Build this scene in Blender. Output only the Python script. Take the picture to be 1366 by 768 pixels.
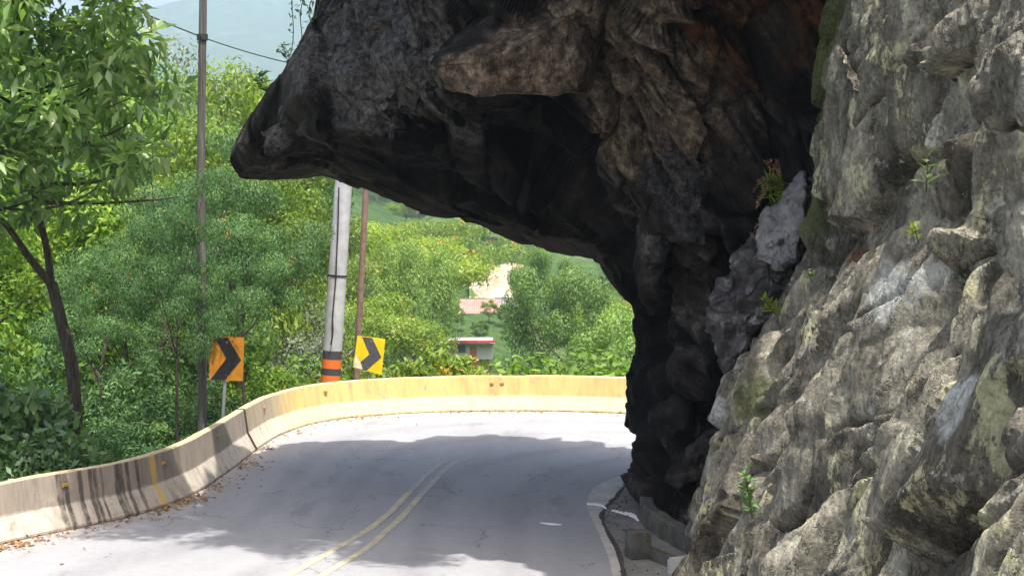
import bpy, bmesh, math, random
import numpy as np
from mathutils import Vector, Matrix

for o in list(bpy.data.objects):
    bpy.data.objects.remove(o)
SC = bpy.context.scene
COL = SC.collection
RAD = math.radians

# ------------------------------------------------------------------ camera, sky, sun, exposure
FOC = 2000.0                      # focal length in pixels of the 1366 px wide photograph
CAMZ = 4.8
PITCH = math.atan(96.0 / FOC)
cam_d = bpy.data.cameras.new('camera')
cam_d.sensor_width = 36.0
cam_d.lens = 36.0 * FOC / 1366.0
cam_d.clip_start = 0.1
cam_d.clip_end = 20000
cam = bpy.data.objects.new('camera', cam_d)
cam.location = (0, 0, CAMZ)
cam.rotation_euler = (math.pi / 2 - PITCH, 0, 0)
COL.objects.link(cam)
SC.camera = cam

SUN = Vector((0.15, -0.28, 0.95)).normalized()      # towards the sun: high, behind the camera
sun_d = bpy.data.lights.new('sun', 'SUN')
sun_d.energy = 3.5
sun_d.angle = RAD(0.53)
sun_d.color = (1.0, 0.955, 0.89)
sun = bpy.data.objects.new('sun', sun_d)
sun.rotation_euler = (-SUN).to_track_quat('-Z', 'Y').to_euler()
sun.location = (0, 0, 60)
COL.objects.link(sun)

world = bpy.data.worlds.new('World')
SC.world = world
world.use_nodes = True
wn = world.node_tree
wn.nodes.clear()
sky = wn.nodes.new('ShaderNodeTexSky')
sky.sky_type = 'NISHITA'
sky.sun_disc = False
sky.sun_elevation = math.asin(SUN.z)
sky.sun_rotation = math.atan2(SUN.x, SUN.y)
sky.air_density = 1.0
sky.dust_density = 6.0
sky.ozone_density = 1.0
wbg = wn.nodes.new('ShaderNodeBackground')
wbg.inputs['Strength'].default_value = 0.15
wout = wn.nodes.new('ShaderNodeOutputWorld')
wn.links.new(sky.outputs[0], wbg.inputs[0])
wn.links.new(wbg.outputs[0], wout.inputs[0])

SC.view_settings.view_transform = 'Standard'
SC.view_settings.look = 'None'
SC.view_settings.gamma = 1.0
SC.view_settings.use_curve_mapping = False
SC.view_settings.exposure = 1.3
SC.render.engine = 'CYCLES'
SC.cycles.use_denoising = True
SC.cycles.max_bounces = 8
SC.cycles.diffuse_bounces = 4
SC.cycles.glossy_bounces = 2
SC.cycles.transmission_bounces = 4
SC.cycles.volume_bounces = 0
SC.cycles.caustics_reflective = False
SC.cycles.caustics_refractive = False

# ------------------------------------------------------------------ pixel -> place helpers
CP, SP = math.cos(PITCH), math.sin(PITCH)


def ray(px, py):
    a = (px - 683.0) / FOC
    b = (384.0 - py) / FOC
    return (a, CP + b * SP, -SP + b * CP)


def P(px, py, Y):
    d = ray(px, py)
    t = Y / d[1]
    return Vector((t * d[0], Y, CAMZ + t * d[2]))


def G(px, py, z=0.0):
    d = ray(px, py)
    t = (z - CAMZ) / d[2]
    return Vector((t * d[0], t * d[1], z))


# ------------------------------------------------------------------ numpy noise
def _hash(i, j, k, seed):
    h = (i.astype(np.int64) * 374761393 + j.astype(np.int64) * 668265263 + k.astype(np.int64) * 2147483647 + seed * 1274126177) & 0xFFFFFFFF
    h = ((h ^ (h >> 13)) * 1274126177) & 0xFFFFFFFF
    h = ((h ^ (h >> 16)) * 2246822519) & 0xFFFFFFFF
    h = h ^ (h >> 15)
    return (h & 0xFFFFFF).astype(np.float64) / 0xFFFFFF


def vnoise(p, seed=0):
    i = np.floor(p)
    f = p - i
    u = f * f * f * (f * (f * 6 - 15) + 10)
    i = i.astype(np.int64)
    out = np.zeros(len(p))
    for dx in (0, 1):
        wx = u[:, 0] if dx else 1 - u[:, 0]
        for dy in (0, 1):
            wy = u[:, 1] if dy else 1 - u[:, 1]
            for dz in (0, 1):
                wz = u[:, 2] if dz else 1 - u[:, 2]
                out += wx * wy * wz * _hash(i[:, 0] + dx, i[:, 1] + dy, i[:, 2] + dz, seed)
    return out * 2 - 1


def fbm(p, oct=4, seed=0, gain=0.5):
    a, s, out = 1.0, 1.0, np.zeros(len(p))
    for k in range(oct):
        out += a * vnoise(p * s + 17.3 * k, seed + k)
        a *= gain
        s *= 2.03
    return out


def crag(p, axes, scale, seed, tilt=1.2, crack=0.25, crack_w=0.10, warp=0.25, soft=20.0):
    """tilted facets with open cracks between them: each Voronoi cell is a plane of its own"""
    A = np.array(axes, float)
    A /= np.linalg.norm(A, axis=1)[:, None]
    q = (p @ A.T) / np.array(scale)
    if warp:
        q = q + warp * np.stack([fbm(q * 1.1 + 31 * k, 3, seed + 50 + k) for k in range(3)], 1)
    i = np.floor(q).astype(np.int64)
    n = len(q)
    b1 = np.full(n, 9.0); b2 = np.full(n, 9.0)
    num = np.zeros(n); den = np.zeros(n)
    for dx in (-1, 0, 1):
        for dy in (-1, 0, 1):
            for dz in (-1, 0, 1):
                c = i + np.array([dx, dy, dz])
                hs = [_hash(c[:, 0], c[:, 1], c[:, 2], seed + s) for s in (1, 2, 3, 7, 8, 9, 10)]
                ctr = c + np.stack(hs[:3], 1)
                r = q - ctr
                d = np.sqrt((r ** 2).sum(1))
                b2 = np.where(d < b1, b1, np.minimum(b2, d))
                b1 = np.minimum(b1, d)
                w = np.exp(-soft * d)
                num += w * (hs[3] - 0.5 + tilt * ((hs[4] - 0.5) * r[:, 0] + (hs[5] - 0.5) * r[:, 1] + (hs[6] - 0.5) * r[:, 2]))
                den += w
    e = np.clip((b2 - b1) / crack_w, 0, 1)
    return num / den - crack * (1 - e) ** 2


def strata(p, axis, period, seed, wob=0.5, wf=0.45):
    """overlapping beds: a saw-toothed rise across the bedding with a ragged drop at each bed's edge"""
    a = np.array(axis, float); a /= np.linalg.norm(a)
    s_ = (p @ a) / period + wob * fbm(p * wf, 4, seed)
    k = np.floor(s_)
    f = s_ - k
    amp = 0.35 + 0.9 * _hash(k.astype(np.int64), k.astype(np.int64) * 3 + 1, k.astype(np.int64) * 0, seed)
    saw = np.where(f < 0.86, f / 0.86, (1 - f) / 0.14)
    return amp * (saw - 0.5)


def blocks(p, ax, sx, sy, seed, tilt):
    """joint-bounded slabs: long along ax[0], stepped across ax[1], each face tilted its own way"""
    a = (p @ ax[0]) / sx; b = (p @ ax[1]) / sy
    kb = np.floor(b)
    a = a + _hash(kb.astype(np.int64), 0 * kb.astype(np.int64), 0 * kb.astype(np.int64), seed + 3) * 7.3
    a = a + 0.35 * (b - kb)                                   # slabs end on a slant
    ka = np.floor(a)
    ia, ib = ka.astype(np.int64), kb.astype(np.int64)
    fa, fb = a - ka, b - kb
    h = _hash(ia, ib, ib * 0, seed); t1 = _hash(ia, ib, ib * 0 + 1, seed) - 0.5; t2 = _hash(ia, ib, ib * 0 + 2, seed) - 0.35
    z = h - 0.5 + tilt * (t1 * (fa - 0.5) * 0.8 + t2 * (fb - 0.5) * 1.3)
    e = np.minimum(np.minimum(fa, 1 - fa) * sx, np.minimum(fb, 1 - fb) * sy)
    return z, e, _hash(ia, ib, ib * 0 + 5, seed)


def smooth(a, b, x):
    t = np.clip((np.asarray(x, float) - a) / (b - a), 0, 1)
    return t * t * (3 - 2 * t)


def catmull(pts, n, t=None):
    """resample rows of control points (k, ..., 3) at n values along axis 0"""
    pts = np.asarray(pts, float)
    k = len(pts)
    if t is None:
        t = np.linspace(0, k - 1, n)
    i = np.clip(np.floor(t).astype(int), 0, k - 2)
    f = (t - i).reshape((-1,) + (1,) * (pts.ndim - 1))
    ext = np.concatenate([[2 * pts[0] - pts[1]], pts, [2 * pts[-1] - pts[-2]]])
    p0, p1, p2, p3 = ext[i], ext[i + 1], ext[i + 2], ext[i + 3]
    return 0.5 * (2 * p1 + (p2 - p0) * f + (2 * p0 - 5 * p1 + 4 * p2 - p3) * f ** 2 + (3 * p1 - p0 - 3 * p2 + p3) * f ** 3)


# ------------------------------------------------------------------ object helpers
def link(name, data, parent=None):
    o = bpy.data.objects.new(name, data)
    COL.objects.link(o)
    if parent is not None:
        o.parent = parent
    return o


def raw_mesh(name, verts, quads, smooth_shade=False):
    """verts (n,3), quads (m,k) all with the same k"""
    verts = np.asarray(verts, np.float32)
    quads = np.asarray(quads, np.int32)
    me = bpy.data.meshes.new(name)
    m, k = quads.shape
    me.vertices.add(len(verts))
    me.vertices.foreach_set('co', verts.ravel())
    me.loops.add(m * k)
    me.loops.foreach_set('vertex_index', quads.ravel())
    me.polygons.add(m)
    me.polygons.foreach_set('loop_start', np.arange(0, m * k, k, dtype=np.int32))
    me.polygons.foreach_set('loop_total', np.full(m, k, np.int32))
    if smooth_shade:
        me.polygons.foreach_set('use_smooth', np.ones(m, bool))
    me.update(calc_edges=True)
    return me


def obj_np(name, verts, quads, mat, parent=None, smooth_shade=False):
    me = raw_mesh(name, verts, quads, smooth_shade)
    me.materials.append(mat)
    return link(name, me, parent)


def set_tone(o, tone):
    """each slab of rock has a shade of its own"""
    at = o.data.attributes.new('tone', 'FLOAT', 'POINT')
    at.data.foreach_set('value', np.asarray(tone, np.float32))


def grid_quads(nr, nc, flip=False):
    a = np.arange(nr * nc).reshape(nr, nc)
    q = np.stack([a[:-1, :-1], a[:-1, 1:], a[1:, 1:], a[1:, :-1]], -1).reshape(-1, 4)
    return q[:, ::-1] if flip else q


def obj_bm(name, bm, mat, parent=None, smooth_shade=False):
    me = bpy.data.meshes.new(name)
    bmesh.ops.recalc_face_normals(bm, faces=bm.faces)
    if smooth_shade:
        for f in bm.faces:
            f.smooth = True
    bm.to_mesh(me)
    bm.free()
    me.materials.append(mat)
    return link(name, me, parent)


def box(bm, c, s, rot=None):
    g = bmesh.ops.create_cube(bm, size=1.0)
    M = Matrix.Translation(c) @ (rot.to_4x4() if rot is not None else Matrix.Identity(4)) @ Matrix.Diagonal((s[0], s[1], s[2], 1))
    bmesh.ops.transform(bm, matrix=M, verts=g['verts'])
    return g['verts']


def tube_arrays(pts, radii, seg=8):
    pts = [Vector(p) for p in pts]
    vs, qs = [], []
    n = len(pts)
    prev = None
    for i, p in enumerate(pts):
        d = (pts[min(i + 1, n - 1)] - pts[max(i - 1, 0)]).normalized()
        ref = prev if prev is not None else (Vector((1, 0, 0)) if abs(d.z) > 0.6 else Vector((0, 0, 1)))
        a = (ref - d * ref.dot(d)).normalized()
        prev = a
        b = d.cross(a)
        for k in range(seg):
            t = 2 * math.pi * k / seg
            vs.append(p + (a * math.cos(t) + b * math.sin(t)) * radii[i])
    for i in range(n - 1):
        for k in range(seg):
            k2 = (k + 1) % seg
            qs.append((i * seg + k, i * seg + k2, (i + 1) * seg + k2, (i + 1) * seg + k))
    return np.array([tuple(v) for v in vs]), np.array(qs)


class Acc:
    """collects quads of several tubes into the arrays of ONE mesh"""
    def __init__(s):
        s.v, s.q, s.n = [], [], 0

    def add(s, v, q):
        s.v.append(v)
        s.q.append(q + s.n)
        s.n += len(v)

    def tube(s, pts, radii, seg=8):
        s.add(*tube_arrays(pts, radii, seg))

    def obj(s, name, mat, parent=None, smooth_shade=True):
        return obj_np(name, np.concatenate(s.v), np.concatenate(s.q), mat, parent, smooth_shade)


def thing(name, label, cat, loc=(0, 0, 0), group=None):
    o = link(name, None)
    o.empty_display_size = 0.2
    o.location = loc
    tag(o, label, cat, group)
    return o


def tag(o, label, cat, group=None):
    o['label'] = label
    o['category'] = cat
    if group:
        o['group'] = group
    return o


def structure(o):
    o['kind'] = 'structure'
    return o


def copy_tree(root, loc, rz=0.0, sc=1.0, label=None, group=None):
    r = root.copy()
    COL.objects.link(r)
    r.location = loc
    r.rotation_euler = (0, 0, rz)
    r.scale = (sc, sc, sc) if not isinstance(sc, tuple) else sc
    if label:
        r['label'] = label
    if group:
        r['group'] = group
    for ch in root.children:
        c = ch.copy()
        COL.objects.link(c)
        c.parent = r
        c.matrix_parent_inverse = ch.matrix_parent_inverse.copy()
    return r


# ------------------------------------------------------------------ material helpers
class MT:
    def __init__(s, name):
        s.m = bpy.data.materials.new(name)
        s.m.use_nodes = True
        s.t = s.m.node_tree
        s.t.nodes.clear()
        s.out = s.t.nodes.new('ShaderNodeOutputMaterial')
        s.tc = s.t.nodes.new('ShaderNodeTexCoord')
        s.vec = s.tc.outputs['Object']

    def put(s, node, key, v):
        sock = node.inputs[key]
        if isinstance(v, bpy.types.NodeSocket):
            s.t.links.new(v, sock)
        elif isinstance(v, (tuple, list)) and len(v) == 3 and sock.type == 'RGBA':
            sock.default_value = (*v, 1)
        else:
            sock.default_value = v

    def node(s, typ, **kw):
        n = s.t.nodes.new(typ)
        for k, v in kw.items():
            setattr(n, k, v)
        return n

    def noise(s, scale, detail=4, rough=0.55, vec=None, dist=0.0, out='Fac'):
        n = s.node('ShaderNodeTexNoise')
        s.put(n, 'Vector', vec if vec is not None else s.vec)
        s.put(n, 'Scale', scale); s.put(n, 'Detail', detail); s.put(n, 'Roughness', rough); s.put(n, 'Distortion', dist)
        return n.outputs[out]

    def voro(s, scale, feature='F1', vec=None, out='Distance', rand=1.0):
        n = s.node('ShaderNodeTexVoronoi', feature=feature)
        s.put(n, 'Vector', vec if vec is not None else s.vec)
        s.put(n, 'Scale', scale); s.put(n, 'Randomness', rand)
        return n.outputs[out]

    def mapping(s, scale=(1, 1, 1), rot=(0, 0, 0), loc=(0, 0, 0), vec=None):
        n = s.node('ShaderNodeMapping')
        s.put(n, 'Vector', vec if vec is not None else s.vec)
        n.inputs['Scale'].default_value = scale
        n.inputs['Rotation'].default_value = rot
        n.inputs['Location'].default_value = loc
        return n.outputs[0]

    def ramp(s, fac, stops, interp='LINEAR'):
        n = s.node('ShaderNodeValToRGB')
        n.color_ramp.interpolation = interp
        el = n.color_ramp.elements
        while len(el) < len(stops):
            el.new(0.5)
        for e, (pos, c) in zip(el, stops):
            e.position = pos
            e.color = (*c, 1) if isinstance(c, tuple) else (c, c, c, 1)
        s.t.links.new(fac, n.inputs[0])
        return n.outputs[0]

    def mix(s, fac, a, b, mode='MIX'):
        n = s.node('ShaderNodeMix', data_type='RGBA', blend_type=mode)
        for key, v in ((0, fac), (6, a), (7, b)):
            s.put(n, key, v)
        return n.outputs[2]

    def math(s, op, a, b=0.0, c=None, clamp=False):
        n = s.node('ShaderNodeMath', operation=op, use_clamp=clamp)
        s.put(n, 0, a); s.put(n, 1, b)
        if c is not None:
            s.put(n, 2, c)
        return n.outputs[0]

    def step(s, x, a, b):
        n = s.node('ShaderNodeMapRange', interpolation_type='SMOOTHSTEP')
        s.put(n, 0, x); s.put(n, 1, a); s.put(n, 2, b)
        return n.outputs[0]

    def attr(s, name):
        n = s.node('ShaderNodeAttribute', attribute_name=name)
        return n.outputs['Fac']

    def xyz(s, vec=None):
        n = s.node('ShaderNodeSeparateXYZ')
        s.put(n, 0, vec if vec is not None else s.vec)
        return n.outputs

    def blob(s, c, r, soft=0.4, nscale=1.2, namp=0.6):
        """a patch with a ragged outline of its own, around the point c"""
        w = s.node('ShaderNodeVectorMath', operation='DISTANCE')
        s.put(w, 0, s.vec); w.inputs[1].default_value = c
        d = s.math('DIVIDE', w.outputs['Value'], r)
        d = s.math('ADD', d, s.math('MULTIPLY', s.math('SUBTRACT', s.noise(nscale, 5, 0.65), 0.5), namp * 2))
        return s.step(d, 1.0 + soft * 0.5, 1.0 - soft * 0.5)

    def bump(s, h, strength=0.5, dist=0.05, nrm=None):
        n = s.node('ShaderNodeBump')
        s.put(n, 'Height', h)
        n.inputs['Strength'].default_value = strength
        n.inputs['Distance'].default_value = dist
        if nrm is not None:
            s.put(n, 'Normal', nrm)
        return n.outputs[0]

    def finish(s, color, rough=0.85, nrm=None, spec=0.3, metal=0.0):
        b = s.node('ShaderNodeBsdfPrincipled')
        s.put(b, 'Base Color', color); s.put(b, 'Roughness', rough)
        s.put(b, 'Specular IOR Level', spec); s.put(b, 'Metallic', metal)
        if nrm is not None:
            s.put(b, 'Normal', nrm)
        s.t.links.new(b.outputs[0], s.out.inputs['Surface'])
        return s.m


def leaf_mat(name, stops, trans=0.35, rough=0.5, spec=0.35, var=0.35, plant=0.22):
    m = MT(name)
    g = m.node('ShaderNodeNewGeometry')
    r = g.outputs['Random Per Island']
    col = m.ramp(r, stops)
    big = m.ramp(m.noise(0.9, 3), [(0.3, 1 - var), (0.7, 1 + var * 0.5)])
    col = m.mix(1.0, col, big, 'MULTIPLY')
    oi = m.node('ShaderNodeObjectInfo')                       # every plant has a green of its own
    col = m.mix(1.0, col, m.ramp(oi.outputs['Random'], [(0.0, (1 - plant, 1 - plant * 0.9, 1 - plant * 0.6)), (0.5, (1.0, 1.0, 1.0)), (1.0, (1 + plant * 1.3, 1 + plant * 0.8, 1 - plant * 0.3))]), 'MULTIPLY')
    b = m.node('ShaderNodeBsdfPrincipled')
    m.put(b, 'Base Color', col); m.put(b, 'Roughness', rough); m.put(b, 'Specular IOR Level', spec)
    tr = m.node('ShaderNodeBsdfTranslucent')
    tcol = m.mix(1.0, col, (1.35, 1.5, 0.55), 'MULTIPLY')
    m.put(tr, 'Color', tcol)
    mx = m.node('ShaderNodeMixShader')
    m.put(mx, 0, trans)
    m.t.links.new(b.outputs[0], mx.inputs[1]); m.t.links.new(tr.outputs[0], mx.inputs[2])
    m.t.links.new(mx.outputs[0], m.out.inputs['Surface'])
    return m.m


def flat_mat(name, col, rough=0.7, spec=0.3, metal=0.0, nscale=12.0, var=0.25, bump=0.0):
    m = MT(name)
    n = m.noise(nscale, 5, 0.6)
    c = m.mix(1.0, col, m.ramp(n, [(0.3, 1 - var), (0.7, 1 + var)]), 'MULTIPLY')
    nr = m.bump(n, bump, 0.02) if bump else None
    return m.finish(c, rough, nr, spec, metal)


M = {}

# rock of the overhang: dark weathered limestone, near-black throughout, with tan and rusty scars
m = MT('dark_rock')
str_v = m.mapping((0.55, 1.6, 0.35), (0.0, RAD(24), 0.3))
n1 = m.noise(1.6, 11, 0.72, str_v, 0.0)
n2 = m.noise(22.0, 8, 0.80)
n3 = m.noise(0.55, 4, 0.6)
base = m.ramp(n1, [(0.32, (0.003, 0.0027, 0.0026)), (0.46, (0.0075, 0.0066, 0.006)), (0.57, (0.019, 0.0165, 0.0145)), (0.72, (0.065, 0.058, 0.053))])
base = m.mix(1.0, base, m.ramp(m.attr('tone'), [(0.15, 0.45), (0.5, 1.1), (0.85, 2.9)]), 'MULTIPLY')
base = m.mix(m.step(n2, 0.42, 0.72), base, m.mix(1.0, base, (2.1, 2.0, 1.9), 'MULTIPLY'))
z = m.xyz()[2]
tan_n = m.ramp(m.noise(5.5, 10, 0.80, None, 0.0), [(0.32, (0.014, 0.0105, 0.008)), (0.44, (0.06, 0.044, 0.031)), (0.55, (0.17, 0.125, 0.086)), (0.70, (0.42, 0.35, 0.27))])
for c, r in ((P(880, 110, 21.8), 1.3), (P(930, 40, 21.3), 1.2), (P(800, 70, 21.8), 0.95), (P(830, 170, 22.2), 0.7), (P(720, 95, 20.6), 0.8), (P(615, 105, 20.6), 0.35), (P(770, 60, 20.9), 0.7)):
    base = m.mix(m.blob(c, r, 0.5, 1.6, 0.7), base, tan_n)
rust = m.ramp(m.noise(5, 7, 0.7), [(0.38, (0.015, 0.008, 0.005)), (0.68, (0.17, 0.068, 0.022))])
for c, r in ((P(1030, 60, 21.2), 1.0), (P(945, 10, 21.3), 0.45), (P(1090, 320, 20.5), 0.7)):
    base = m.mix(m.blob(c, r, 0.5, 2.2, 0.8), base, rust)
grey = m.ramp(m.noise(11, 9, 0.80), [(0.40, (0.014, 0.0125, 0.0125)), (0.70, (0.22, 0.205, 0.195))])
for c, r in ((P(520, 60, 22.6), 1.3), (P(470, 115, 23), 0.9), (P(590, 45, 22.6), 0.8), (P(860, 285, 23.4), 0.40), (P(835, 240, 23.0), 0.32), (P(875, 330, 23.0), 0.35), (P(900, 230, 22.5), 0.5), (P(930, 300, 22.4), 0.4), (P(360, 175, 25.0), 0.5), (P(620, 170, 23.0), 0.35), (P(905, 560, 23.8), 0.4), (P(890, 420, 24.2), 0.3), (P(990, 330, 21.5), 0.5), (P(420, 40, 24), 0.9)):
    base = m.mix(m.math('MULTIPLY', m.blob(c, r, 0.35, 3.0, 1.0), 0.75), base, grey)
hgt = m.math('ADD', m.math('MULTIPLY', m.noise(4, 12, 0.62, str_v, 0.2), 1.0), m.math('MULTIPLY', m.noise(12, 8, 0.7), 0.3))
chip = m.mapping((1.0, 1.0, 0.55), (0.3, 0.5, 0.2), vec=None)
warp = m.node('ShaderNodeVectorMath', operation='ADD')
m.put(warp, 0, chip); m.put(warp, 1, m.noise(3.0, 5, 0.65, chip, out='Color'))
hgt = m.math('SUBTRACT', hgt, m.math('MULTIPLY', m.step(m.voro(2.2, 'DISTANCE_TO_EDGE', warp.outputs[0]), 0.05, 0.0), 0.5))
nr = m.bump(hgt, 0.8, 0.08)
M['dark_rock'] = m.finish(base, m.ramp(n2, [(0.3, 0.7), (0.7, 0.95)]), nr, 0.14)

# near cliff: grey-beige limestone with lichen
m = MT('cliff_rock')
cv = m.mapping((1.0, 1.0, 0.42), (RAD(-14), RAD(20), 0))
n1 = m.noise(2.4, 11, 0.74, cv, 0.1)
n2 = m.noise(19, 9, 0.80)
n3 = m.noise(2.6, 9, 0.74, m.mapping(loc=(5, 3, 8)))
n4 = m.noise(1.5, 9, 0.74, m.mapping((1, 1, 0.4), (RAD(-14), RAD(20), 0), (9, 1, 4)), 0.4)
base = m.ramp(n1, [(0.30, (0.022, 0.020, 0.016)), (0.42, (0.079, 0.072, 0.057)), (0.53, (0.160, 0.147, 0.116)), (0.68, (0.32, 0.297, 0.236))])
base = m.mix(1.0, base, m.ramp(n2, [(0.32, 0.42), (0.5, 1.0), (0.68, 1.5)]), 'MULTIPLY')
base = m.mix(1.0, base, m.ramp(m.attr('tone'), [(0.15, (0.58, 0.56, 0.52)), (0.5, (1.0, 1.0, 1.0)), (0.85, (1.4, 1.42, 1.38))]), 'MULTIPLY')
lichen = m.ramp(m.noise(16, 7, 0.7), [(0.3, (0.20, 0.19, 0.105)), (0.55, (0.44, 0.42, 0.25)), (0.75, (0.66, 0.63, 0.46))])
base = m.mix(m.math('MULTIPLY', m.step(m.noise(1.9, 11, 0.76, m.mapping((1, 1, .45), (RAD(-14), RAD(20), 0), (2, 7, 1))), 0.555, 0.60), 0.85), base, lichen)
white = m.ramp(m.noise(20, 6, 0.7), [(0.35, (0.24, 0.245, 0.225)), (0.7, (0.50, 0.51, 0.465))])
base = m.mix(m.math('MULTIPLY', m.step(n3, 0.60, 0.645), 0.6), base, white)
moss = m.ramp(m.noise(25, 5), [(0.3, (0.03, 0.04, 0.012)), (0.7, (0.10, 0.115, 0.04))])
base = m.mix(m.math('MULTIPLY', m.step(n4, 0.61, 0.67), 0.55), base, moss)
for c, r in ((P(1075, 140, 19.6), 0.8), (P(1080, 60, 19.6), 0.7), (P(1068, 270, 19.5), 0.55), (P(1020, 540, 18.6), 0.4), (P(1090, 20, 19.6), 0.6)):
    base = m.mix(m.math('MULTIPLY', m.blob(c, r, 0.6, 3.0, 0.9), 0.8), base, moss)
for c, r in ((P(950, 640, 19.6), 0.35), (P(932, 715, 19.8), 0.35), (P(968, 560, 19.5), 0.3), (P(985, 500, 19.6), 0.25), (P(1215, 350, 13.2), 0.3), (P(1190, 390, 13.8), 0.3), (P(1270, 540, 11.0), 0.25)):
    base = m.mix(m.math('MULTIPLY', m.blob(c, r, 0.5, 3.0, 0.8), 0.85), base, white)  # pale rock, plus sunlit edge and facets put in as white
rustc = m.ramp(m.noise(9, 6), [(0.3, (0.05, 0.022, 0.012)), (0.7, (0.20, 0.085, 0.035))])
for c, r in ((P(1115, 310, 18.0), 0.42), (P(1165, 240, 16.4), 0.14), (P(1135, 350, 17.2), 0.25)):
    base = m.mix(m.math('MULTIPLY', m.blob(c, r, 0.6, 4.0, 0.7), 0.85), base, rustc)
hgt = m.math('ADD', m.math('MULTIPLY', m.noise(6, 7, 0.62, cv, 0.2), 1.0), m.math('MULTIPLY', m.noise(28, 5, 0.65), 0.30))
warp = m.node('ShaderNodeVectorMath', operation='ADD')
m.put(warp, 0, cv); m.put(warp, 1, m.noise(3.0, 5, 0.65, cv, out='Color'))
hgt = m.math('SUBTRACT', hgt, m.math('MULTIPLY', m.step(m.voro(1.6, 'DISTANCE_TO_EDGE', warp.outputs[0]), 0.03, 0.0), 0.4))
hgt = m.math('ADD', hgt, m.math('MULTIPLY', m.noise(9.0, 6, 0.65, m.mapping((1.0, 1.0, 0.14), (RAD(-14), RAD(20), 0))), 0.7))
nr = m.bump(hgt, 0.85, 0.075)
M['cliff_rock'] = m.finish(base, 0.92, nr, 0.2)

m = MT('pale_rock')
n1 = m.noise(5, 8, 0.68)
base = m.ramp(n1, [(0.3, (0.11, 0.107, 0.106)), (0.5, (0.20, 0.195, 0.195)), (0.7, (0.30, 0.29, 0.285))])
base = m.mix(m.step(m.noise(2.6, 7, 0.7, m.mapping(loc=(4, 4, 4))), 0.52, 0.60), base, (0.05, 0.047, 0.045))
M['pale_rock'] = m.finish(base, 0.9, m.bump(m.noise(14, 9, 0.7), 0.7, 0.05), 0.2)

m = MT('broken_rock')
base = m.ramp(m.noise(4, 8, 0.68), [(0.35, (0.03, 0.028, 0.027)), (0.55, (0.085, 0.08, 0.078)), (0.68, (0.30, 0.29, 0.285))])
M['broken_rock'] = m.finish(base, 0.9, m.bump(m.noise(12, 8, 0.68), 0.8, 0.05), 0.2)  # the block's shade and its lit facets are put into the colour

m = MT('rubble_rock')
base = m.ramp(m.noise(5, 8, 0.68), [(0.3, (0.035, 0.033, 0.032)), (0.7, (0.14, 0.13, 0.125))])
M['rubble_rock'] = m.finish(base, 0.9, m.bump(m.noise(14, 9, 0.7), 0.7, 0.05), 0.2)

# asphalt, paint, concrete
m = MT('asphalt')
a1 = m.noise(0.5, 5, 0.6, m.mapping((1, 0.35, 1)))
a2 = m.noise(60, 4, 0.7)
a3 = m.noise(7, 6, 0.65)
base = m.ramp(a1, [(0.3, (0.215, 0.215, 0.225)), (0.7, (0.285, 0.285, 0.29))])
base = m.mix(1.0, base, m.ramp(a2, [(0.3, 0.70), (0.7, 1.28)]), 'MULTIPLY')
base = m.mix(1.0, base, m.ramp(a3, [(0.3, 0.92), (0.7, 1.06)]), 'MULTIPLY')
ruv = m.xyz(m.node('ShaderNodeUVMap', uv_map='lane').outputs[0])
tw = m.math('ADD', ruv[1], m.math('MULTIPLY', m.math('SUBTRACT', m.noise(0.6, 3), 0.5), 0.05))
for tc_, wd in ((0.20, 0.045), (0.38, 0.045), (0.60, 0.045), (0.80, 0.05)):        # tyre-polished wheel tracks
    k_ = m.step(m.math('ABSOLUTE', m.math('SUBTRACT', tw, tc_)), wd, wd * 0.2)
    base = m.mix(m.math('MULTIPLY', k_, 0.5), base, m.mix(1.0, base, (0.78, 0.78, 0.79), 'MULTIPLY'))
oil = m.math('MULTIPLY', m.step(m.noise(1.1, 6, 0.7, m.mapping((1, 0.35, 1), loc=(3, 9, 1))), 0.56, 0.70), 0.45)
base = m.mix(oil, base, (0.13, 0.13, 0.135))
dust = m.math('MULTIPLY', m.step(m.math('ADD', ruv[1], m.math('MULTIPLY', m.noise(1.5, 5), 0.08)), 0.13, 0.03), 0.6)
base = m.mix(dust, base, (0.36, 0.33, 0.29))
wv_ = m.node('ShaderNodeVectorMath', operation='ADD')
m.put(wv_, 0, m.vec); m.put(wv_, 1, m.noise(1.6, 5, 0.65, out='Color'))
crk = m.math('MULTIPLY', m.step(m.voro(0.45, 'DISTANCE_TO_EDGE', wv_.outputs[0]), 0.010, 0.002), m.step(m.noise(0.45, 3, 0.5, m.mapping(loc=(8, 2, 0))), 0.50, 0.58))
base = m.mix(m.math('MULTIPLY', crk, 0.6), base, (0.07, 0.07, 0.072))
M['asphalt'] = m.finish(base, 0.88, m.bump(a2, 0.35, 0.01), 0.25)

m = MT('apron_concrete')
base = m.ramp(m.noise(2.2, 7, 0.65), [(0.3, (0.28, 0.265, 0.24)), (0.7, (0.46, 0.435, 0.39))])
base = m.mix(1.0, base, m.ramp(m.noise(40, 4, 0.7), [(0.3, 0.8), (0.7, 1.15)]), 'MULTIPLY')
M['apron_concrete'] = m.finish(base, 0.9, m.bump(m.noise(40, 4), 0.4, 0.01), 0.2)

m = MT('gutter_concrete')
base = m.ramp(m.noise(1.8, 8, 0.7), [(0.3, (0.085, 0.08, 0.075)), (0.55, (0.17, 0.16, 0.148)), (0.75, (0.27, 0.255, 0.235))])
M['gutter_concrete'] = m.finish(base, 0.9, m.bump(m.noise(20, 7, 0.7), 0.6, 0.02), 0.2)

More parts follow.
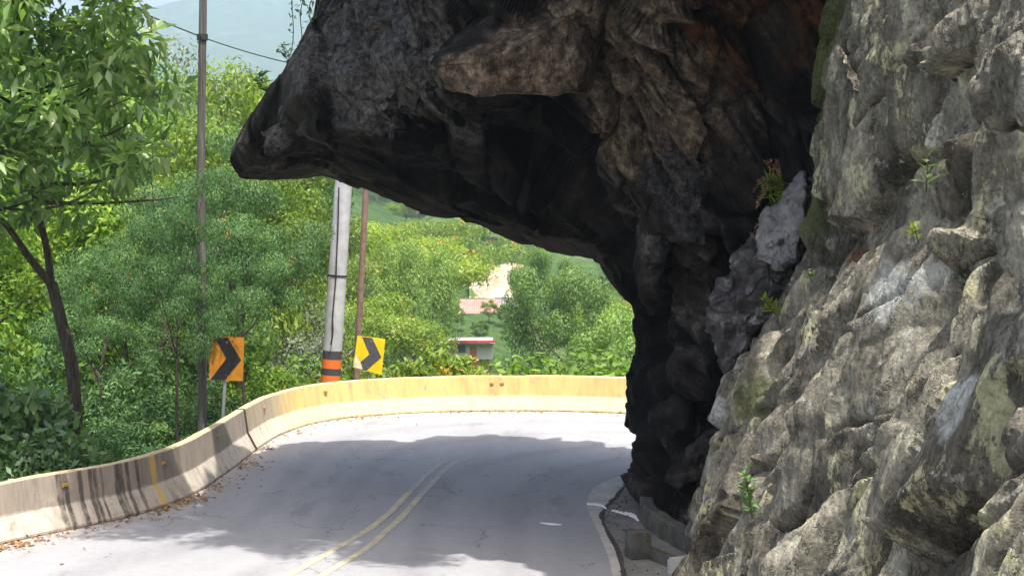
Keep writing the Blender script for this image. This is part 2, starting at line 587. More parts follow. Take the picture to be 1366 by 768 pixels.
m = MT('mossy_concrete')
base = m.ramp(m.noise(3, 8, 0.7), [(0.3, (0.035, 0.033, 0.029)), (0.7, (0.13, 0.122, 0.105))])
base = m.mix(m.math('MULTIPLY', m.step(m.noise(4, 6, 0.7, m.mapping((1, 1, .4), loc=(3, 1, 2))), 0.5, 0.65), 0.8), base, (0.05, 0.06, 0.018))
M['mossy_concrete'] = m.finish(base, 0.92, m.bump(m.noise(20, 7, 0.7), 0.6, 0.02), 0.2)

m = MT('dirt')
base = m.ramp(m.noise(8, 8, 0.7), [(0.3, (0.022, 0.02, 0.018)), (0.7, (0.10, 0.09, 0.078))])
M['dirt'] = m.finish(base, 0.95, m.bump(m.noise(20, 7, 0.7), 0.8, 0.03), 0.1)


def worn_paint(name, col, under, cut, soft=0.08, scale=5.0):
    m = MT(name)
    w = m.math('ADD', m.math('MULTIPLY', m.noise(scale, 8, 0.7), 0.7), m.math('MULTIPLY', m.noise(55, 3, 0.7), 0.3))
    c = m.mix(m.step(w, cut - soft, cut + soft), under, col)
    return m.finish(c, 0.8, None, 0.25)


M['yellow_line'] = worn_paint('yellow_line', (0.44, 0.385, 0.23), (0.25, 0.25, 0.25), 0.48, 0.10)
M['yellow_line_faded'] = worn_paint('yellow_line_faded', (0.36, 0.34, 0.28), (0.24, 0.24, 0.245), 0.52, 0.10)
M['white_patch'] = worn_paint('white_patch', (0.80, 0.80, 0.80), (0.26, 0.26, 0.26), 0.36, 0.06, 9)  # broken-up white for the road and gutter marks
M['black_stripe'] = worn_paint('black_stripe', (0.045, 0.042, 0.04), (0.20, 0.175, 0.15), 0.40, 0.10, 6)
M['yellow_stripe'] = worn_paint('yellow_stripe', (0.62, 0.40, 0.07), (0.42, 0.34, 0.22), 0.45, 0.10, 5)

# barrier concrete: yellow paint in places worn bare; sun on the lower slope put into its colour
def barrier_mat(name, paint, lower, wear, top_col, stripes, sunny=None):
    m = MT(name)
    z = m.xyz()[2]
    n = m.noise(3.5, 7, 0.68, m.mapping((1, 1, 0.45)))
    bare = m.ramp(m.noise(2.4, 8, 0.7), [(0.3, (0.21, 0.175, 0.14)), (0.5, (0.34, 0.29, 0.235)), (0.7, (0.45, 0.39, 0.32))])
    zz = m.math('ADD', z, m.math('MULTIPLY', m.math('SUBTRACT', n, 0.5), 0.12))
    up = m.step(zz, 0.36, 0.40)
    if sunny is not None:                                     # shaded tan and sunlit yellow put into the colour, changing part-way round
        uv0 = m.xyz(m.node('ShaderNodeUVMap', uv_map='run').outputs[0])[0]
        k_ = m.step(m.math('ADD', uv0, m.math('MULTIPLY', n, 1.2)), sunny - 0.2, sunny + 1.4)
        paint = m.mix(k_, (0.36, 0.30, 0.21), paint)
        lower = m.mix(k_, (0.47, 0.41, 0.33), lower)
    c = m.mix(up, lower, paint)
    c = m.mix(m.step(m.math('ADD', m.math('MULTIPLY', n, 0.75), m.math('MULTIPLY', m.noise(22, 5, 0.7), 0.25)), wear, wear + 0.07), c, bare)
    c = m.mix(1.0, c, m.ramp(m.noise(6, 6, 0.7, m.mapping((1, 1, 0.12))), [(0.3, 0.74 if not stripes else 0.66), (0.55, 1.0), (0.75, 1.08)]), 'MULTIPLY')
    uvn = m.node('ShaderNodeUVMap', uv_map='run')
    uvx = m.xyz(uvn.outputs[0])
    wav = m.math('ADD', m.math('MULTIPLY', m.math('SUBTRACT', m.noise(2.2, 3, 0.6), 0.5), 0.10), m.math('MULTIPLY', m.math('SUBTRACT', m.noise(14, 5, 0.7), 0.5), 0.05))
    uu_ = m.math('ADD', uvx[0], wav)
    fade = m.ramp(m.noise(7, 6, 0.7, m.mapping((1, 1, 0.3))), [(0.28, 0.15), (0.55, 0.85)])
    for a_, b_, kk in stripes:                                # old yellow paint and dark streaks down the face
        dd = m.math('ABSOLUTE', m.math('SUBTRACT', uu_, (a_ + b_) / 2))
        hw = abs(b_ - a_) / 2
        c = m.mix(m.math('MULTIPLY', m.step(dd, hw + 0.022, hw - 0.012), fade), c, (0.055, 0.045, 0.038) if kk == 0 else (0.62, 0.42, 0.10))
    top = m.step(z, 0.835, 0.845)
    ytop = m.ramp(m.noise(5, 7, 0.7), [(0.35, (0.36, 0.29, 0.19)), (0.6, top_col)])
    c = m.mix(top, c, ytop)
    foot = m.step(m.math('ADD', z, m.math('MULTIPLY', m.noise(9, 5), 0.06)), 0.055, 0.035)
    c = m.mix(foot, c, (0.11, 0.075, 0.045))
    return m.finish(c, 0.85, m.bump(m.noise(25, 6, 0.7), 0.4, 0.012), 0.25)


M['reflector'] = flat_mat('reflector', (0.40, 0.22, 0.06), 0.5, 0.4)
M['joint_moss'] = flat_mat('joint_moss', (0.05, 0.05, 0.02), 0.95, 0.1, var=0.5)

M['sign_orange'] = flat_mat('sign_orange', (0.46, 0.19, 0.012), 0.5, 0.35, var=0.22, nscale=5)  # orange darkened: the shade on this sign is put into the colour
M['sign_yellow'] = flat_mat('sign_yellow', (0.74, 0.52, 0.012), 0.5, 0.35, var=0.16, nscale=5)
M['sign_black'] = flat_mat('sign_black', (0.018, 0.018, 0.02), 0.5, 0.35, var=0.2)
M['sign_grey'] = flat_mat('sign_grey', (0.075, 0.075, 0.085), 0.5, 0.35, var=0.2)
M['sign_glare'] = flat_mat('sign_glare', (0.66, 0.62, 0.42), 0.6, 0.3, var=0.2)  # pale glare on the yellow sign, laid on as colour
M['galvanised'] = flat_mat('galvanised', (0.38, 0.39, 0.40), 0.5, 0.5, 0.6, var=0.2)
M['pole_concrete'] = flat_mat('pole_concrete', (0.40, 0.40, 0.41), 0.7, 0.3, 0.0, 3.0, 0.22, 0.2)
M['pole_orange'] = worn_paint('pole_orange', (0.70, 0.16, 0.03), (0.40, 0.36, 0.30), 0.36, 0.06, 9)
M['pole_black'] = worn_paint('pole_black', (0.06, 0.055, 0.06), (0.30, 0.28, 0.27), 0.36, 0.06, 9)
M['rust_pole'] = flat_mat('rust_pole', (0.20, 0.125, 0.10), 0.75, 0.3, 0.0, 8, 0.3)
M['cable'] = flat_mat('cable', (0.03, 0.03, 0.03), 0.6, 0.3)
m = MT('pole_wood')
wv = m.noise(7, 7, 0.7, m.mapping((3, 3, 0.12)))
base = m.ramp(wv, [(0.3, (0.045, 0.042, 0.038)), (0.55, (0.12, 0.113, 0.10)), (0.72, (0.21, 0.20, 0.18))])
M['pole_wood'] = m.finish(base, 0.9, m.bump(wv, 0.6, 0.02), 0.15)
m = MT('bark')
wv = m.noise(6, 7, 0.7, m.mapping((2.5, 2.5, 0.5)))
base = m.ramp(wv, [(0.3, (0.030, 0.024, 0.018)), (0.7, (0.135, 0.11, 0.085))])
M['bark'] = m.finish(base, 0.92, m.bump(wv, 0.7, 0.03), 0.15)
M['bark_dark'] = flat_mat('bark_dark', (0.028, 0.023, 0.018), 0.95, 0.1, 0, 9, 0.4)
m = MT('bark_pale')
wv = m.noise(6, 7, 0.7, m.mapping((2.5, 2.5, 0.5)))
base = m.ramp(wv, [(0.3, (0.10, 0.085, 0.07)), (0.7, (0.26, 0.235, 0.20))])
M['bark_pale'] = m.finish(base, 0.92, m.bump(wv, 0.7, 0.03), 0.15)

M['leaf_big'] = leaf_mat('leaf_big', [(0.0, (0.101, 0.183, 0.047)), (0.45, (0.168, 0.291, 0.086)), (0.8, (0.258, 0.377, 0.150)), (1.0, (0.27, 0.36, 0.17))], 0.35, 0.30, 0.75, 0.2)
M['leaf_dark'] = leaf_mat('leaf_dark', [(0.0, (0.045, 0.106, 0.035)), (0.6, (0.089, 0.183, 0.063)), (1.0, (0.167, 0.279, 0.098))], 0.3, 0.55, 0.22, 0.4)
M['leaf_mid'] = leaf_mat('leaf_mid', [(0.0, (0.077, 0.160, 0.021)), (0.6, (0.138, 0.244, 0.035)), (1.0, (0.221, 0.320, 0.055))], 0.38, 0.55, 0.22, 0.4)
M['leaf_bright'] = leaf_mat('leaf_bright', [(0.0, (0.118, 0.197, 0.022)), (0.6, (0.192, 0.284, 0.031)), (1.0, (0.283, 0.342, 0.049))], 0.42, 0.45, 0.35, 0.35)
M['leaf_cool'] = leaf_mat('leaf_cool', [(0.0, (0.086, 0.164, 0.057)), (0.6, (0.137, 0.246, 0.077)), (1.0, (0.223, 0.328, 0.129))], 0.32, 0.4, 0.5, 0.3)
M['leaf_grey'] = leaf_mat('leaf_grey', [(0.0, (0.090, 0.114, 0.072)), (0.6, (0.144, 0.168, 0.108)), (1.0, (0.216, 0.240, 0.162))], 0.28, 0.55, 0.3, 0.3)
M['leaf_round'] = leaf_mat('leaf_round', [(0.0, (0.108, 0.208, 0.045)), (0.6, (0.178, 0.291, 0.067)), (1.0, (0.286, 0.385, 0.097))], 0.26, 0.55, 0.22, 0.4)
M['flower'] = leaf_mat('flower', [(0.0, (0.45, 0.10, 0.015)), (0.6, (0.62, 0.22, 0.03)), (1.0, (0.62, 0.36, 0.06))], 0.3, 0.6, 0.2, 0.1)
M['plume'] = leaf_mat('plume', [(0.0, (0.20, 0.075, 0.06)), (0.6, (0.33, 0.15, 0.115)), (1.0, (0.45, 0.26, 0.2))], 0.3, 0.7, 0.2, 0.1)
M['dry_leaf'] = leaf_mat('dry_leaf', [(0.0, (0.10, 0.055, 0.025)), (0.5, (0.26, 0.13, 0.045)), (1.0, (0.46, 0.25, 0.08))], 0.1, 0.7, 0.2, 0.1)
M['stem'] = flat_mat('stem', (0.10, 0.11, 0.04), 0.7, 0.2)

m = MT('hillside_ground')
g1 = m.noise(0.05, 8, 0.62)
g2 = m.noise(0.6, 6, 0.7)
base = m.ramp(g1, [(0.3, (0.030, 0.062, 0.016)), (0.55, (0.055, 0.10, 0.026)), (0.75, (0.095, 0.125, 0.045))])
base = m.mix(1.0, base, m.ramp(g2, [(0.3, 0.5), (0.7, 1.35)]), 'MULTIPLY')
pale = m.step(m.noise(0.012, 9, 0.75, m.mapping(loc=(30, 2, 7))), 0.60, 0.66)
base = m.mix(m.math('MULTIPLY', pale, m.math('MULTIPLY', m.step(m.xyz()[1], 900.0, 1500.0), 0.6)), base, (0.30, 0.26, 0.22))
M['ground'] = m.finish(base, 0.95, m.bump(g2, 0.8, 0.6), 0.1)

# ================================================================== the setting
rng = np.random.default_rng(7)
random.seed(7)

# ---- barrier toe line (road side), traced on the ground
toe_px = [(0, 727), (63, 711), (133, 699), (195, 687), (241, 671), (279, 651), (305, 630), (328, 611), (349, 594), (377, 575), (410, 563), (453, 556.5), (526, 551), (600, 548.5), (673, 547.5), (746, 548), (848, 550)]
toe = [G(*p) for p in toe_px]
d0 = (toe[0] - toe[2]).normalized()
pre = [toe[0] + d0 * k for k in (22, 16, 11, 7, 4, 2)]
post = [Vector((6.2, 35.0, 0)), Vector((9.2, 32.6, 0)), Vector((11.6, 29.2, 0)), Vector((13.4, 25, 0)), Vector((14.6, 20, 0)), Vector((15.4, 14, 0))]
toe_ctrl = np.array([tuple(p) for p in pre + toe + post])
for _ in range(2):                                            # even out the tracing
    toe_ctrl[1:-1] = 0.25 * toe_ctrl[:-2] + 0.5 * toe_ctrl[1:-1] + 0.25 * toe_ctrl[2:]
tp = catmull(toe_ctrl, 900)
seg = np.linalg.norm(np.diff(tp, axis=0), axis=1)
arc = np.concatenate([[0], np.cumsum(seg)])
TOE_N = int(arc[-1] / 0.12)
TOE = np.stack([np.interp(np.linspace(0, arc[-1], TOE_N), arc, tp[:, k]) for k in range(3)], 1)
tan = np.gradient(TOE, axis=0)
tan /= np.linalg.norm(tan, axis=1)[:, None]
OUT = np.stack([-tan[:, 1], tan[:, 0], 0 * tan[:, 0]], 1)     # away from the road


def toe_index_at(px):
    """index of the barrier cross-section that appears at this picture column (its top edge)"""
    top = TOE + OUT * 0.24 + np.array([0, 0, 0.84])
    x = 683 + FOC * top[:, 0] / top[:, 1]
    ok = np.where((TOE[:, 1] > 20) & (TOE[:, 0] < 5), np.abs(x - px), 1e9)
    return int(np.argmin(ok))


# ---- terrain: one sheet out to the far ridge
def seg_dist(X, Y):
    pts = TOE[::6, :2]
    best = np.full(X.shape, 1e9)
    side = np.zeros(X.shape)
    for a, b in zip(pts[:-1], pts[1:]):
        ab = b - a
        t = np.clip(((X - a[0]) * ab[0] + (Y - a[1]) * ab[1]) / (ab @ ab), 0, 1)
        dx, dy = X - a[0] - t * ab[0], Y - a[1] - t * ab[1]
        d = np.hypot(dx, dy)
        s = ab[0] * dy - ab[1] * dx
        m_ = d < best
        best = np.where(m_, d, best)
        side = np.where(m_, s, side)
    return np.where(side > 0, best, -best)                    # positive outside the barrier


def hill_base(X, Y):
    prof = np.interp(Y, [0, 40, 70, 110, 150, 190, 230, 270, 330, 420, 600, 900, 1300, 1900, 2500, 3100, 4200, 6000],
                     [-3, -5, -8, -11, -13.5, -13.5, -9.5, -3, 6, 20, 36, 20, -20, -40, 140, 375, 500, 520])
    left = 15 * smooth(-18, -55, X) * smooth(60, 150, Y) * (1 - smooth(500, 900, Y))
    lf2 = 3.5 * smooth(-9, -22, X) * smooth(26, 50, Y) * (1 - smooth(80, 140, Y))
    p = np.stack([X.ravel(), Y.ravel(), 0 * X.ravel()], 1)
    n = fbm(p / 45.0, 4, 3).reshape(X.shape) * 2.2 * smooth(30, 120, Y)
    far = fbm(p / 620.0, 5, 9).reshape(X.shape) * 95 * smooth(1500, 2600, Y)
    return prof + left + lf2 + n + far


def ground_z(X, Y):
    X = np.asarray(X, float); Y = np.asarray(Y, float)
    o = seg_dist(X, Y)
    inside = (o < 0.35)
    hb = hill_base(X, Y)
    drop = -0.25 - 0.30 * np.clip(o - 0.5, 0, None)
    k = smooth(3, 22, o)
    z = drop * (1 - k) + np.minimum(hb, 1e9) * k
    right = smooth(16, 60, X) * 30 * (1 - smooth(120, 300, Y))
    z = z + right
    return np.where(inside & (Y < 40), -0.10, z)


xs = np.unique(np.concatenate([np.arange(-26, 20, 0.6), np.arange(-70, 60, 3.0), np.arange(-200, 200, 10.0), np.linspace(-3500, 3500, 120)]))
ys = np.unique(np.concatenate([np.arange(-30, 0, 3.0), np.arange(0, 48, 0.6), np.arange(48, 110, 2.0), np.arange(110, 500, 6.0), np.arange(500, 1500, 30.0), np.linspace(1500, 6000, 110)]))
XX, YY = np.meshgrid(xs, ys)
ZZ = ground_z(XX, YY)
ter = obj_np('terrain', np.stack([XX, YY, ZZ], -1).reshape(-1, 3), grid_quads(len(ys), len(xs)), M['ground'], None, True)
structure(ter)


def gz(x, y):
    return float(ground_z(np.array([[x]]), np.array([[y]]))[0, 0])


# ---- road: strip from the barrier to the inner edge
edge_px = [(824, 790), (812, 745), (797, 708), (784, 680), (783, 668), (788, 656), (802, 644.5), (826, 635.5), (865, 629)]
edge = [G(*p) for p in edge_px]
e_pre = [Vector((1.55, y, 0)) for y in (-2, 4, 9, 14, 17)]
e_post = [Vector((4.4, 28.9, 0)), Vector((6.2, 28.2, 0)), Vector((7.4, 26.2, 0)), Vector((8.2, 22, 0)), Vector((8.6, 14, 0))]
EDGE = catmull(np.array([tuple(p) for p in e_pre + edge + e_post]), 240)
ea = np.concatenate([[0], np.cumsum(np.linalg.norm(np.diff(EDGE, axis=0), axis=1))])
NE = 300
EDGE = np.stack([np.interp(np.linspace(0, ea[-1], NE), ea, EDGE[:, k]) for k in range(3)], 1)
outer = TOE + OUT * 0.12
oi = np.linspace(0, len(outer) - 1, NE)
outer = np.stack([np.interp(oi, np.arange(len(outer)), outer[:, k]) for k in range(3)], 1)
rows = [outer * (1 - t) + EDGE * t for t in np.linspace(0, 1, 14)]
road = obj_np('road', np.stack(rows, 1).reshape(-1, 3), grid_quads(NE, 14), M['asphalt'], None, True)
uvl = road.data.uv_layers.new(name='lane')                    # along the road, across the road
vi = np.zeros(len(road.data.loops), np.int32)
road.data.loops.foreach_get('vertex_index', vi)
uvl.data.foreach_set('uv', np.stack([(vi // 14) * 0.2, (vi % 14) / 13.0], 1).astype(np.float32).ravel())
structure(road)


def strip(name, left, right, z, mat, parent=None, n=60, ragged=0.0, seed=0):
    L = catmull(np.array([tuple(p) for p in left]), n)
    R_ = catmull(np.array([tuple(p) for p in right]), n)
    L[:, 2] = z; R_[:, 2] = z
    if ragged:
        r1 = fbm(np.stack([np.arange(n) * 0.35, np.zeros(n), np.zeros(n)], 1), 3, seed)
        r2 = fbm(np.stack([np.arange(n) * 0.35, np.ones(n) * 9, np.zeros(n)], 1), 3, seed + 5)
        d = (R_ - L); d /= np.linalg.norm(d, axis=1)[:, None] + 1e-9
        L = L + d * (r1 * ragged)[:, None]
        R_ = R_ + d * (r2 * ragged)[:, None]
    return obj_np(name, np.stack([L, R_], 1).reshape(-1, 3), grid_quads(n, 2), mat, parent)


def line_strip(name, pts, w, z, mat, parent, n=60):
    c = catmull(np.array([tuple(p) for p in pts]), n)
    t = np.gradient(c, axis=0); t /= np.linalg.norm(t, axis=1)[:, None]
    o = np.stack([-t[:, 1], t[:, 0], 0 * t[:, 0]], 1) * w / 2
    L, R_ = c + o, c - o
    L[:, 2] = z; R_[:, 2] = z
    return obj_np(name, np.stack([L, R_], 1).reshape(-1, 3), grid_quads(n, 2, True), mat, parent)


la = [G(*p) for p in [(387, 766), (430, 742), (462, 723), (490, 707), (519, 684), (545, 657)]]
la = [la[0] + (la[0] - la[1]).normalized() * k for k in (12, 6)] + la
lb = [G(*p) for p in [(431, 766), (486, 733), (512, 711), (537, 688), (559, 663)]]
lb = [lb[0] + (lb[0] - lb[1]).normalized() * k for k in (12, 6)] + lb
line_strip('centre_line', la, 0.12, 0.005, M['yellow_line'], road)
line_strip('centre_line', lb, 0.12, 0.005, M['yellow_line'], road)
line_strip('centre_line', [la[-1], G(562, 640), G(580, 624), G(596, 614)], 0.12, 0.005, M['yellow_line_faded'], road)
line_strip('centre_line', [lb[-1], G(575, 646), G(588, 632), G(604, 618), G(630, 608)], 0.12, 0.005, M['yellow_line_faded'], road)
strip('white_mark', [G(720, 696.6), G(735, 697.5), G(749, 699)], [G(720, 697.5), G(735, 700.2), G(749, 700.2)], 0.005, M['white_patch'], road, 20)

# ---- concrete apron, dark open joint, gutter floor
crack_px = [(836, 790), (832, 768), (821, 732), (806, 700), (802, 686), (808, 676), (820, 664), (836, 647), (868, 636)]
crack = [G(*p) for p in crack_px]
c_pre = [Vector((1.85, y, 0)) for y in (-2, 8, 16)]
c_post = [Vector((4.4, 28.3, 0)), Vector((6.0, 27.4, 0))]
CR = c_pre + crack + c_post
ED = [Vector((1.55, -2, 0)), Vector((1.55, 8, 0)), Vector((1.55, 16, 0))] + edge + [Vector((4.4, 28.9, 0)), Vector((6.2, 28.2, 0))]
ap = strip('apron', ED, CR, 0.004, M['apron_concrete'], None, 160)
structure(ap)
gl = [p + Vector((4.5, 0, 0)) for p in CR]
gu = strip('gutter', CR, gl, 0.003, M['gutter_concrete'], None, 160)
structure(gu)
c2 = [p + Vector((0.045 + 0.02 * math.sin(3 * i), -0.03, 0)) for i, p in enumerate(CR)]
strip('open_joint', [p + Vector((-0.025, 0.015, 0)) for p in CR], c2, 0.008, M['dirt'], gu, 120, 0.016, 3)
strip('white_mark', [G(783, 671), G(800, 672.5), G(809, 677)], [G(783, 673.5), G(800, 676), G(809, 680)], 0.012, M['white_patch'], gu, 60, 0.03, 8)
strip('white_mark', [G(816, 679.5), G(832, 683), G(846, 686), G(853, 694)], [G(816, 682.5), G(832, 687), G(842, 690), G(851, 696)], 0.012, M['white_patch'], gu, 60, 0.035, 11)

# ---- overhanging rock: a sheet of control points run from its crown over the front, under the roof and up the back
U = [  # contour (px,py,Y)      lip                  front
    ((455, -80, 25.0), (490, -80, 23.6), (560, -95, 22.4)),
    ((428, 5, 25.5), (468, -5, 23.8), (560, -40, 22.2)),
    ((374, 95, 26.0), (425, 70, 24.2), (560, 0, 22.0)),
    ((328, 165, 26.6), (392, 140, 24.4), (560, 40, 22.0)),
    ((304, 214, 26.8), (345, 192, 25.6), (560, 75, 22.1)),
    ((318, 239, 27.0), (365, 196, 25.2), (570, 105, 22.4)),
    ((348, 243, 27.6), (405, 172, 24.4), (585, 112, 22.4)),
    ((430, 235, 28.6), (465, 168, 23.7), (605, 105, 22.2)),
    ((500, 262, 29.2), (525, 180, 23.6), (635, 95, 22.0)),
    ((560, 290, 29.5), (590, 190, 23.8), (670, 95, 22.0)),
    ((640, 305, 29.7), (650, 185, 23.8), (715, 100, 22.2)),
    ((720, 333, 29.7), (715, 180, 23.6), (765, 95, 22.1)),
    ((797, 354, 29.3), (785, 215, 23.4), (830, 95, 21.7)),
    ((820, 387, 28.6), (825, 260, 23.4), (890, 120, 21.7)),
    ((848, 416, 28.0), (850, 330, 23.8), (925, 200, 22.0)),
    ((858, 465, 27.5), (872, 420, 24.2), (938, 310, 22.6)),
    ((850, 512, 27.0), (885, 505, 24.4), (942, 420, 23.1)),
    ((862, 600, 26.4), (893, 600, 24.2), (938, 560, 23.4)),
    ((873, 662, 25.6), (897, 690, 23.9), (938, 690, 23.2)),
]
crown_line = catmull(np.array([(-2.5, 22.8, 11.0), (-3.4, 20.9, 11.2), (-2.6, 19.3, 11.2), (0.0, 18.2, 11.0), (2.2, 17.0, 10.8), (3.6, 16.2, 10.8)]), 13)
crown_tail = [P(1110, -100, 20.9), P(1140, 40, 21.2), P(1150, 200, 21.6), P(1120, 350, 22.0), P(1070, 520, 22.3), P(1020, 690, 22.6)]
ctrl = []
for k, (c, l, f) in enumerate(U):
    C = np.array(P(*c)); L = np.array(P(*l)); F = np.array(P(*f))
    S = crown_line[k] if k < 13 else np.array(crown_tail[k - 13])
    w = float(smooth(11, 15, k))
    out = np.array([0, 0, 1.0]) * (1 - w) + np.array([1.0, 0, 0]) * w
    T = S + out * 4.5 + np.array([0.5, 1.0, 0])
    T2 = S * 0.4 + C * 0.6 + out * (6.0 if k < 13 else 4.0) + np.array([1.0, 0.0, 0])
    Mi = (L + C) / 2 + np.array([0, 0, 0.12]) * (1 - w)
    Mf = (S + F) / 2 + np.array([0, 0.25, 0.0])
    wl = 1 - float(smooth(3.5, 7.5, k))
    ob = out * (1 - wl) + np.array([0.97, 0, 0.12]) * wl      # behind the nose the back falls away to the right
    B1 = C + np.array([0, 0.7, 0]) + ob * 0.5
    B2 = C + np.array([0, 0.7, 0]) + ob * 2.2
    ctrl.append([T2, T, S, Mf, F, (F + L) / 2, L, Mi, C, B1, B2, T2 + np.array([0, 0.6, 0.0])])
last = [np.array(r) + np.array([0, 0, -1.4]) for r in ctrl[-1]]
ctrl.append(last)
ctrl = np.array(ctrl)                                         # (20, 12, 3)
vt = np.concatenate([np.linspace(0, 2, 16, endpoint=False), np.linspace(2, 9, 420, endpoint=False), np.linspace(9, 11, 16)])
ut = np.linspace(0, 19, 640)
def lin(pts, t):
    i = np.clip(np.floor(t).astype(int), 0, len(pts) - 2)
    f = (t - i).reshape((-1,) + (1,) * (pts.ndim - 1))
    return pts[i] * (1 - f) + pts[i + 1] * f


def angular(pts, t, k):                                        # mostly straight runs, creased at the control lines
    return lin(pts, t) * k + catmull(pts, 0, t) * (1 - k)


gridp = angular(ctrl, ut, 0.7)
gridp = np.swapaxes(angular(np.swapaxes(gridp, 0, 1), vt, 0.75), 0, 1)      # (nu, nv, 3)
nu, nv = gridp.shape[:2]


def grid_normals(g):
    du = np.gradient(g, axis=0); dv = np.gradient(g, axis=1)
    n = np.cross(du, dv)
    return n / (np.linalg.norm(n, axis=2)[:, :, None] + 1e-9)


nrm = grid_normals(gridp).reshape(-1, 3)
pp = gridp.reshape(-1, 3)
ctr = np.array([1.5, 25.5, 8.0])
if np.mean((nrm * (pp - ctr)).sum(1)) < 0:
    nrm = -nrm
AX = [(0.55, 0.25, -0.80), (0.75, -0.5, 0.45), (0.2, 0.85, 0.4)]
disp = 0.62 * crag(pp, AX, (4.2, 1.9, 2.4), 12, 1.2, 0.14, 0.05, 0.10, 60)
disp += 0.40 * crag(pp, AX, (1.9, 0.8, 1.2), 23, 1.8, 0.22, 0.07, 0.08, 110)
disp += 0.06 * crag(pp, AX, (0.62, 0.3, 0.42), 37, 1.8, 0.25, 0.10, 0.08, 80)
bx_ = (np.array([0.50, 0.20, -0.84]), np.array([0.80, -0.25, 0.54]))
wpp = np.stack([fbm(pp * 0.5 + 20 * k_, 3, 310 + k_) for k_ in range(3)], 1)
y1, h1_, o1_ = blocks(pp + 0.25 * wpp, bx_, 2.6, 0.95, 501, 1.2)
y2, h2_, o2_ = blocks(pp + 0.22 * wpp[:, ::-1], bx_, 0.95, 0.34, 502, 1.3)
disp += 0.46 * y1 - 0.26 * np.exp(-(h1_ / 0.07) ** 2) * smooth(-0.4, 0.3, fbm(pp * 0.5, 2, 93))
disp += 0.08 * y2 - 0.05 * np.exp(-(h2_ / 0.04) ** 2) * smooth(-0.3, 0.3, fbm(pp * 0.8, 2, 94))
disp += 0.10 * strata(pp, (0.62, -0.35, 0.70), 0.9, 61, 0.4, 0.4)
disp += 0.10 * fbm(pp * 0.8, 3, 6) + 0.014 * fbm(pp * 5.0, 4, 5)
vv = np.tile(vt, nu)
uu = np.repeat(ut, nv)
edge_keep = 1 - 0.85 * np.exp(-((vv - 8.0) / 0.8) ** 2)       # the skyline keeps its traced course
edge_keep *= 0.45 + 0.55 * smooth(4.0, 9.0, uu)
low = smooth(-0.4, 1.0, pp[:, 2])
pp2 = pp + nrm * (disp * edge_keep)[:, None]
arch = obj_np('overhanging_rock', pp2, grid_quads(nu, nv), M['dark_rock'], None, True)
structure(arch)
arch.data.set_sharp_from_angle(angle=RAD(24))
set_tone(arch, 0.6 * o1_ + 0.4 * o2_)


def boulder(name, hull_pts, mat, parent, seed, sub=4, amp=(0.10, 0.05, 0.02), scale=(0.9, 0.4, 0.16), smooth_it=0.35):
    """a convex block of rock with split, worn faces"""
    bm = bmesh.new()
    for p in hull_pts:
        bm.verts.new(p)
    r = bmesh.ops.convex_hull(bm, input=bm.verts)
    bmesh.ops.delete(bm, geom=[v for v in bm.verts if not v.link_faces], context='VERTS')
    bmesh.ops.triangulate(bm, faces=bm.faces)
    for k in range(sub):
        bmesh.ops.subdivide_edges(bm, edges=bm.edges, cuts=1, use_grid_fill=True)
        if k == 1 and smooth_it:
            bmesh.ops.smooth_vert(bm, verts=bm.verts, factor=smooth_it, use_axis_x=True, use_axis_y=True, use_axis_z=True)
        bmesh.ops.triangulate(bm, faces=bm.faces)
    bmesh.ops.recalc_face_normals(bm, faces=bm.faces)
    bm.normal_update()
    co = np.array([v.co for v in bm.verts]); no = np.array([v.normal for v in bm.verts])
    d = amp[0] * crag(co, AX, (scale[0],) * 3, seed, 1.2, 0.2, 0.1) + amp[1] * crag(co, AX, (scale[1],) * 3, seed + 9, 1.2, 0.2, 0.1) + amp[2] * fbm(co / scale[2], 3, seed)
    co = co + no * d[:, None]
    for v, c in zip(bm.verts, co):
        v.co = c
    ob = obj_bm(name, bm, mat, parent, False)
    set_tone(ob, np.full(len(ob.data.vertices), 0.55))
    return ob


ledge = [P(566, 84, 20.5), P(590, 124, 20.7), P(618, 44, 20.9), P(672, 6, 21.3), P(735, -6, 21.3), P(640, 130, 20.5), P(775, 130, 20.9), P(690, 62, 20.3), P(648, 78, 20.3), P(790, 40, 21.0), P(760, 20, 20.6),
         P(600, 90, 22.8), P(660, 0, 23), P(800, 0, 23), P(800, 110, 23), P(640, 110, 23)]
boulder('rock_ledge', ledge, M['dark_rock'], arch, 3, 5, (0.10, 0.06, 0.02), (1.2, 0.5, 0.16), 0.15)
boulder('rock_rib', [P(800, 268, 22.9), P(850, 215, 22.6), P(836, 235, 22.5), P(818, 262, 22.6), P(855, 250, 22.9), P(850, 290, 23.6), P(880, 230, 23.6), P(830, 280, 23.8)], M['dark_rock'], arch, 8, 4, (0.08, 0.04, 0.02))
boulder('rock_rib', [P(858, 250, 22.7), P(880, 300, 22.6), P(862, 360, 23.0), P(852, 400, 23.6), P(880, 405, 23.4), P(895, 330, 23.2), P(890, 250, 23.2), P(870, 430, 24.3), P(845, 330, 24)], M['dark_rock'], arch, 18, 4, (0.10, 0.05, 0.02))
boulder('rock_rib', [P(610, 130, 22.6), P(625, 122, 22.4), P(650, 200, 23.3), P(600, 210, 23.6), P(640, 260, 25.0), P(615, 180, 23.0), P(590, 150, 24), P(660, 150, 24)], M['dark_rock'], arch, 38, 4, (0.08, 0.04, 0.02))
